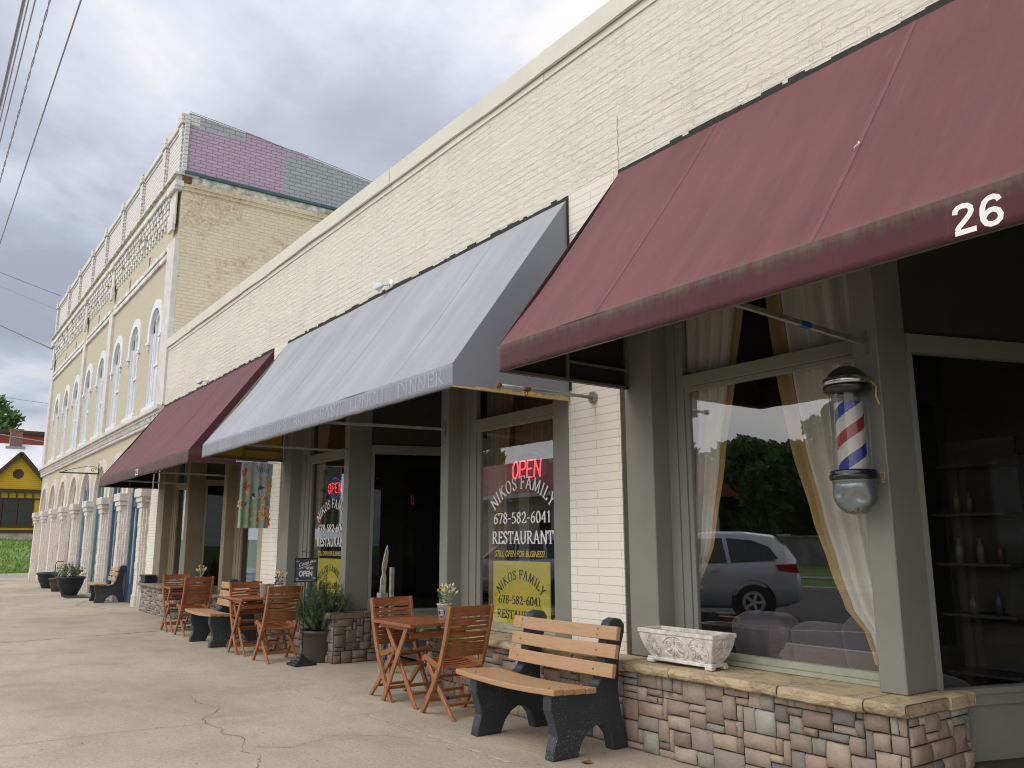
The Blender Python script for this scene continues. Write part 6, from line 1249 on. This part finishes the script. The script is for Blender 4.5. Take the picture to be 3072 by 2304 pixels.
# garden flag hanging at right angles to the wall
GF = thing('garden_flag', 'garden flag printed with a blue bird and red blossoms hanging between the awnings', 'flag', (-13.75, 4.7, 2.92))
def flag(u, v, o=0.0):
    f = (1 - v) * .8 + .2; y = 4.44 + .54 * u * (1 - .04 * (1 - v)); x = -13.75 + .028 * f * math.sin(u * 25) + .012 * math.sin(u * 9 + 1) - .03 * (1 - v) + o; return (x, y, 1.84 + 1.08 * v + .01 * math.sin(u * 12) * v)
mm, nt, b = newmat('flag_print'); t = N(nt, 'ShaderNodeTexCoord'); sp = N(nt, 'ShaderNodeSeparateXYZ'); L(nt, t.outputs['Object'], sp.inputs[0])
cz = ramp(nt, MATH(nt, 'ADD', MATH(nt, 'MULTIPLY', MATH(nt, 'ADD', sp.outputs[2], 1.08), .92), MATH(nt, 'MULTIPLY', MATH(nt, 'SUBTRACT', noise(nt, t.outputs['Object'], 6, 4).outputs[0], .5), .5)), .35, .85, (.34, .48, .33), (.52, .60, .66))
L(nt, mixc(nt, MATH(nt, 'MULTIPLY', ramp(nt, noise(nt, t.outputs['Object'], 9, 3).outputs[0], .5, .7), .5), cz, (.22, .36, .22)), b.inputs['Base Color']); b.inputs['Roughness'].default_value = .8
w = MB(); w.grid(flag, 60, 40); w.build('cloth', mm, GF)
def blob(mb, cu, cv, ru, rv, k=9, ph=0, petal=.3):
    mb.add([flag(cu, cv, .0025)] + [flag(cu + ru * (1 + petal * math.sin(q * 5 * 6.283 / 30 + ph)) * math.cos(q * 6.283 / 30), cv + rv * (1 + petal * math.sin(q * 5 * 6.283 / 30 + ph)) * math.sin(q * 6.283 / 30), .0025) for q in range(30)], [(0, 1 + q, 1 + (q + 1) % 30) for q in range(30)])
RED = [(.14, .83, .10, .055), (.18, .62, .13, .075), (.06, .36, .07, .04), (.62, .17, .13, .07), (.82, .26, .13, .07), (.97, .10, .05, .06), (.80, .45, .08, .03), (.36, .27, .05, .04)]
w = MB(); [blob(w, a, b_, c, d, ph=i) for i, (a, b_, c, d) in enumerate(RED)]; w.v = [(x + .0012, y, z) for x, y, z in w.v]; w.build('red_blossom', pmat('printed_red', (.62, .16, .12), .8, .25, 30), GF)
w = MB(); [blob(w, a, b_, c * 1.35, d * 1.35, ph=i) for i, (a, b_, c, d) in enumerate(RED)]; blob(w, .84, .66, .14, .12, ph=2); blob(w, .86, .55, .1, .07, ph=1); w.build('orange_blossom', pmat('printed_orange', (.76, .44, .24), .8, .2, 25, c2=(.8, .55, .35)), GF)
w = MB(); w.add([flag(u, v, .0045) for u, v in ((.40, .46), (.48, .43), (.60, .44), (.70, .50), (.69, .56), (.62, .58), (.52, .56), (.44, .53))], [tuple(range(8))]); w.build('bird_breast', M['white'], GF)
w = MB(); w.add([flag(u, v, .006) for u, v in ((.39, .50), (.50, .47), (.62, .49), (.68, .54), (.56, .555), (.44, .54))], [tuple(range(6))]); w.add([flag(u, v, .006) for u, v in ((.55, .585), (.63, .575), (.72, .60), (.80, .615), (.72, .63), (.64, .645), (.57, .63))], [tuple(range(7))]); w.add([flag(u, v, .005) for u, v in ((.42, .47), (.36, .44), (.22, .34), (.16, .33), (.24, .40), (.36, .48))], [tuple(range(6))]); w.build('bird_wing', pmat('printed_blue', (.06, .15, .42), .8, .2, 20), GF)
w = MB(); serif_text(w, 'N', lambda u, v, d: flag(.52 + u, .86 + v, .004), .10, .07); w.v = []; w.f = []; w.sm = []; w.c = []
for x0_, pts in enumerate([[(.50, .96), (.53, .86), (.57, .93), (.60, .86), (.64, .97)], [(.65, .89), (.69, .90), (.67, .93), (.65, .88), (.70, .86)], [(.73, .97), (.72, .87), (.75, .86)], [(.80, .91), (.77, .90), (.77, .86), (.81, .86)], [(.84, .91), (.83, .87), (.87, .86), (.87, .91), (.84, .91)]]):
    for p, q in zip(pts, pts[1:]): d = Vector((q[0] - p[0], q[1] - p[1])).normalized() * .006; w.add([flag(p[0] - d.y, p[1] + d.x, .004), flag(p[0] + d.y, p[1] - d.x, .004), flag(q[0] + d.y, q[1] - d.x, .004), flag(q[0] - d.y, q[1] + d.x, .004)], [(0, 1, 2, 3)])
w.build('script_lettering', pmat('printed_slate', (.10, .14, .24), .8, .1), GF)
w = MB(); w.tube([(-13.78, 4.38, 2.93), (-13.78, 5.10, 2.93)], .008, 6); w.lathe([(0, -.015), (.015, 0), (0, .015)], (-13.78, 4.37, 2.93), 8); w.build('hanging_rod', M['white'], GF)
# weathered wooden welcome post and blue stick in the entry
WP = thing('wooden_post_sign', 'weathered wooden post sign with peeling white paint leaning in the dark entry', 'post sign', (-9.7, 5.05, 0))
M['driftwood'] = pmat('driftwood', (.33, .25, .17), .85, .35, 7, .5, 40, stretch=(1, 1, .3), c2=(.50, .44, .36)); M['peeled'] = pmat('peeling_white', (.30, .27, .23), .8, .45, 12, .4, 40)
def wpx(x, y, z): return (x, y, z)
w = MB(); w.box(-9.66, -9.61, 5.08, 5.13, 0, 1.29); w.build('post', M['peeled'], WP, bevel=.004)
w = MB(); w.prism([(-.05, .98), (.028, .97), (.034, 1.16), (.022, 1.22), (.036, 1.30), (.052, 1.38), (.056, 1.50), (.040, 1.57), (.012, 1.50), (-.012, 1.40), (-.03, 1.30), (-.022, 1.2), (-.046, 1.14)], lambda u, v, d: (-9.71 + d, 5.03 + u, v), -.010, .010); w.build('driftwood_board', M['driftwood'], WP, bevel=.003)
w = MB(); w.box(-9.78, -9.66, 4.97, 5.07, .91, .975); w.box(-9.73, -9.67, 4.985, 5.035, .0, .9); w.build('lower_board', M['peeled'], WP, bevel=.006)
w = MB(); w.tube([(-9.698, 5.01, 1.25), (-9.698, 5.03, 1.27), (-9.698, 5.04, 1.24), (-9.698, 5.02, 1.22)], .003, 4); w.tube([(-9.698, 5.0, 1.15), (-9.698, 5.02, 1.12), (-9.698, 5.0, 1.10), (-9.698, 5.02, 1.07)], .003, 4); w.build('dark_lettering', M['black'], WP)
w = MB(); w.tube([(-9.03, 4.66, 0), (-9.25, 4.95, .78)], .009, 6); tag(w.build('blue_rod', pmat('blue_rod', (.02, .05, .14), .5, 0)), 'thin dark blue rod leaning behind the chair in front of the entry', 'rod')
# ------------------------------------------------------------------ far planters, mat
def farpot(label, x, y, r0, r1, h, mt, plant=None, handle=False, seed=1):
    T = thing('planter_pot', label, 'planter', (x, y, 0), group='plastic planters by the arcade'); w = MB(); w.lathe([(0, 0), (r0, 0), (r0 + (r1 - r0) * .75, h * .55), (r1 * .97, h * .84), (r1 * 1.06, h * .88), (r1 * 1.08, h * .97), (r1, h), (r1 * .92, h), (r1 * .88, h * .9), (0, h * .88)], (x, y, 0), 32)
    for k in (.45, .52, .60): w.tube([((x + (r0 + (r1 - r0) * min(1, k * 1.25) + .004) * math.cos(q * .2094)), y + (r0 + (r1 - r0) * min(1, k * 1.25) + .004) * math.sin(q * .2094), h * k) for q in range(30)], .006, 4, closed=True)
    w.build('pot', mt, T); w = MB(); w.lathe([(0, h * .89), (r1 * .88, h * .89)], (x, y, 0), 20); w.build('soil', M['soil'], T)
    if handle: w = MB(); w.tube([(x - r1 * .2, y + .1, h), (x - r1 * .2, y + .1, h * 1.5), (x, y + .12, h * 1.68), (x + 1.0, y + .2, h * 1.72)], .016, 6); w.build('bent_tube', M['iron'], T)
    if plant:
        rg = random.Random(seed); fo = MB(); st = MB()
        for k in range(plant[0]):
            a = rg.uniform(0, 6.28); rr = rg.random(); b_ = Vector((x + .1 * math.cos(a), y + .1 * math.sin(a), h * .9)); t = b_ + Vector((math.cos(a) * rr * plant[1], math.sin(a) * rr * plant[1] * .8, plant[2] * rg.uniform(.5, 1) * (1.1 - .6 * rr))); st.tube([b_, b_.lerp(t, .5) + Vector((0, 0, .03)), t], .004, 4)
            for q in range(26):
                p = b_.lerp(t, rg.uniform(.4, 1.05)); d = Vector((rg.gauss(0, 1), rg.gauss(0, 1), rg.gauss(.2, .8))).normalized() * rg.uniform(.02, .05); n = d.orthogonal().normalized() * .014; fo.add([p, p + d * .5 + n, p + d, p + d * .5 - n], [(0, 1, 2, 3)])
        st.build('stems', M['bark'], T); fo.build('foliage', M[plant[3]], T)
        if plant[3] == 'palegreen':
            w = MB()
            for k in range(26):
                a = rg.uniform(-3.4, .4); p = Vector((x + math.cos(a) * r1 * rg.uniform(.7, 1.15), y + math.sin(a) * r1 * rg.uniform(.7, 1.1), h + rg.uniform(.02, .2)))
                for q in range(5): d = Vector((math.cos(q * 1.256), math.sin(q * 1.256) * .5, math.sin(q * 1.256))); w.add([p, p + d * .035 + Vector((0, -.01, .015)), p + d * .05, p + d * .035 + Vector((0, .01, -.015))], [(0, 1, 2, 3)])
            w.build('white_blossom', M['cup'], T)
farpot('large black planter with pale trailing flowers, nearest of the three by the arcade', -29.72, 4.45, .21, .40, .58, M['blackpot'], (60, .50, .50, 'palegreen'), seed=5)
farpot('brown planter with a small plant between the two black planters', -32.4, 4.55, .25, .34, .45, M['brownpot'], (30, .25, .5, 'rosemary'), seed=6)
farpot('wide black planter farthest along the arcade', -35.0, 4.62, .30, .48, .56, M['blackpot'], None, True)
w = MB(); w.box(-29.1, -28.05, 4.14, 4.78, .004, .018); tag(w.build('door_mat', M['iron']), 'flat black door mat lying on the pavement before the nearest planter', 'mat')
lf = MB(); lf.add([(-5.0, 4.25, .004), (-4.93, 4.22, .018), (-4.90, 4.28, .006), (-4.96, 4.31, .02)], [(0, 1, 2, 3)]); tag(lf.build('dead_leaf', pmat('dead_leaf', (.20, .09, .04), .8, .2)), 'curled brown dead leaf on the pavement beside the near bench', 'leaf')

# ------------------------------------------------------------------ the street behind the camera (seen in the shop windows)
def wheel(mb_t, mb_r, x, y, r, side):
    rot = Matrix.Rotation(R(90), 4, 'X').to_3x3(); mb_t.lathe([(r * .62, -.11), (r * .9, -.12), (r, -.08), (r, .08), (r * .9, .12), (r * .62, .11)], (x, y, r - .11), 32, rot=rot)
    mb_r.lathe([(0, .06), (r * .12, .07), (r * .16, .05), (r * .56, .09), (r * .63, .10), (r * .63, -.1), (0, -.05)], (x, y, r - .11), 32, rot=rot)
    for k in range(5):
        a = k * 1.2566; y_ = y + side * .085; mb_r.bar((x, y_, r - .11), (x + r * .6 * math.cos(a), y_ + side * .012, r - .11 + r * .6 * math.sin(a)), .02, .06, (-math.sin(a), 0, math.cos(a)))
def suv(label, X, Y, mat, flip=1):
    """side-on body: section rings along the length, nose at -x"""
    T = thing('parked_car', label, 'car', (X, Y, -.11), group='cars parked in the street')
    # (x, belt half width, sill z, belt z, roof z, roof half width)
    ST = [(-2.45, .62, .42, .72, .74, .58), (-2.35, .82, .30, .92, .94, .76), (-1.9, .93, .26, 1.04, 1.08, .80), (-1.25, .96, .25, 1.12, 1.16, .82), (-.75, .97, .25, 1.16, 1.55, .72), (-.3, .97, .25, 1.17, 1.84, .69), (.5, .97, .25, 1.19, 1.93, .70), (1.3, .97, .26, 1.21, 1.92, .70), (1.9, .95, .28, 1.22, 1.84, .68), (2.15, .93, .32, 1.22, 1.66, .66), (2.38, .90, .40, 1.20, 1.30, .74), (2.45, .86, .46, .95, .97, .80)]
    rings = []
    for (x, hw, z0, zb, zr, rw) in ST:
        half = [(0, z0), (hw * .8, z0), (hw * .97, z0 + .10), (hw, z0 + (zb - z0) * .5), (hw * .985, zb - .06), (hw * .95, zb), (rw + .02, max(zb + .01, zr - .07)), (rw - .07, zr), (0, zr + .02)]
        rings.append([(x, y, z) for y, z in half] + [(x, -y, z) for y, z in half[-2:0:-1]])
    w = MB(); n = len(rings[0])
    for a, b_ in zip(rings, rings[1:]): w.add(a + b_, [(k, (k + 1) % n, n + (k + 1) % n, n + k) for k in range(n)], True)
    w.add(rings[0], [tuple(range(n))]); w.add(rings[-1], [tuple(range(n))[::-1]])
    w.v = [(X + x, Y + y, z - .11) for x, y, z in w.v]; w.build('body', mat, T, fixn=True)
    g = MB()
    for s_ in (-1, 1):
        y = Y + s_ * .0
        def gp(x, z):
            hw = .955; t = (z - 1.22) / .62; return (X + x, Y + s_ * (hw + .0 - .245 * max(0, t) + .012), z - .11)
        g.add([gp(-.95, 1.24), gp(-.02, 1.25), gp(-.05, 1.76), gp(-.42, 1.74)], [(0, 1, 2, 3)]); g.add([gp(.04, 1.25), gp(.92, 1.27), gp(.80, 1.79), gp(.02, 1.77)], [(0, 1, 2, 3)]); g.add([gp(1.0, 1.27), gp(2.02, 1.34), gp(1.82, 1.60), gp(1.45, 1.74), gp(.90, 1.79)], [(0, 1, 2, 3, 4)])
    g.add([(X + 2.30, Y - .7, 1.25), (X + 2.30, Y + .7, 1.25), (X + 2.10, Y + .62, 1.62), (X + 2.10, Y - .62, 1.62)], [(0, 1, 2, 3)]); g.build('side_glass', M['carglass'], T)
    t_ = MB(); r_ = MB()
    for x in (-1.55, 1.45):
        for s_ in (-1, 1): wheel(t_, r_, X + x, Y + s_ * .87, .40, s_)
    wo_ = t_.build('tyre', M['tyre'], T); r_.build('wheel_rim', M['tin'], T)
    a_ = MB()
    for x in (-1.55, 1.45):
        for s_ in (-1, 1): a_.lathe([(.0, 0), (.46, 0), (.475, .015)], (X + x, Y + s_ * .955, .29), 32, rot=Matrix.Rotation(R(-90 * s_), 4, 'X').to_3x3())
    a_.build('wheel_arch', M['black'], T)
    l_ = MB()
    for s_ in (-1, 1): l_.hull8([(X + 2.02, Y + s_ * .90, .98), (X + 2.40, Y + s_ * .86, .92), (X + 2.02, Y + s_ * .965, .98), (X + 2.44, Y + s_ * .90, .92), (X + 1.95, Y + s_ * .90, 1.10), (X + 2.36, Y + s_ * .86, 1.12), (X + 1.95, Y + s_ * .955, 1.10), (X + 2.38, Y + s_ * .90, 1.12)])
    l_.build('tail_light', M['taillight'], T, fixn=True)
    h = MB(); [h.box(X + x, X + x + .2, Y + s_ * .965 - .02, Y + s_ * .965 + .02, .93, .97) for x in (.55, -.35) for s_ in (-1, 1)]; h.box(X + 2.0, X + 2.3, Y - .6, Y + .6, 1.72, 1.77); h.build('door_handle', mat, T); T.rotation_euler = (0, 0, R(-35)); return T
M['silver'] = pmat('silver_car_paint', (.62, .65, .72), .3, 0, metal=.35, coat=.6); M['dark_car'] = pmat('dark_car_paint', (.05, .06, .08), .3, 0, coat=.6); M['carglass'] = pmat('car_glass', (.01, .012, .015), .08, 0, spec=.8); M['tyre'] = pmat('tyre_rubber', (.02, .02, .02), .8, 0); M['taillight'] = pmat('red_tail_lens', (.35, .01, .015), .2, 0)
suv('silver sport utility car parked in the street, reflected in the barber shop window', -13.8, -4.6, M['silver'])
suv('dark sport utility car parked farther down the street, reflected in the far windows', -33.6, -4.6, M['dark_car']); suv('white sport utility car parked in the street, reflected in the restaurant window', -20.4, -4.6, M['wcar'] if 'wcar' in M else M['silver'])
OS = thing('shop_across_street', 'white shop across the street with a red metal roof, seen as a reflection', 'building', (-44, -22, 0))
w = MB(); w.box(-60, -36, -32, -22, -.1, 4.6); w.build('wall', M['white_trim'], OS); w = MB(); w.prism([(-20.5, 4.5), (-27, 7.6), (-33, 4.5)], lambda u, v, d: (d, u, v), -61, -35); w.build('roof', pmat('red_metal_roof', (.28, .045, .04), .5, .1), OS)
w = MB(); w.box(-61, -35, -20.6, -20.4, 4.35, 4.6); w.build('gutter', M['white'], OS); w = MB(); [w.box(x, x + 1.1, -22.0, -21.95, 1.2, 3.6) for x in (-57, -52, -47, -42)]; w.build('window', M['carglass'], OS)
RW = thing('concrete_wall', 'low stained concrete wall beyond the lawn across the street', 'wall', (-55, -46, 0)); w = MB(); w.box(-90, -34, -46.4, -46, -.14, 1.9); w.box(-90, -34, -46.5, -45.9, 1.9, 2.05); w.build('wall_face', pmat('stained_concrete', (.34, .33, .30), .9, .35, 1.2), RW)
tk, cw = tree_mesh(11, 12, 5.0, 14000, .52, .05); TT = []
for i, (x, y, s_, lb) in enumerate([(-33, -52, 1.15, 'tall'), (-44, -50, .85, 'low'), (-53, -50, .9, 'wide'), (-62, -54, .8, 'dense'), (-72, -56, .8, 'rounded'), (-82, -58, .95, 'broad'), (-95, -50, 1.1, 'outermost'), (-26, -50, 1.2, 'nearest tall'), (-19, -48, 1.1, 'second tall'), (-10, -50, 1.2, 'third tall'), (0, -52, 1.15, 'fourth tall'), (-39, -55, 1.0, 'full'), (-49, -56, .95, 'bushy'), (-58, -57, .9, 'second wide'), (-67, -58, .85, 'second low')]):
    if i == 0: T0 = thing('tree', '', 'tree', (x, y, -.1), group='trees across the street'); tk.build('trunk', M['bark'], T0, world=False); cw.build('crown', M['leaf_far'], T0, world=False); T = T0
    else: T = copy_tree(T0)
    T.location = (x, y, -.1); T.scale = (s_, s_, s_); T.rotation_euler = (0, 0, i * 1.7); T['label'] = lb + ' green tree across the street, seen only as a reflection'
SPL = thing('utility_pole', 'wooden utility pole across the street with a crossarm', 'utility pole', (-30, -16.3, 0)); w = MB(); w.tube([(-30, -16.3, -.1), (-30, -16.3, 10)], [.16, .11], 10); w.build('pole', M['bark'], SPL); w = MB(); w.box(-31.2, -28.8, -16.42, -16.3, 9.1, 9.22); w.build('crossarm', M['bark'], SPL)
bpy.context.view_layer.update()
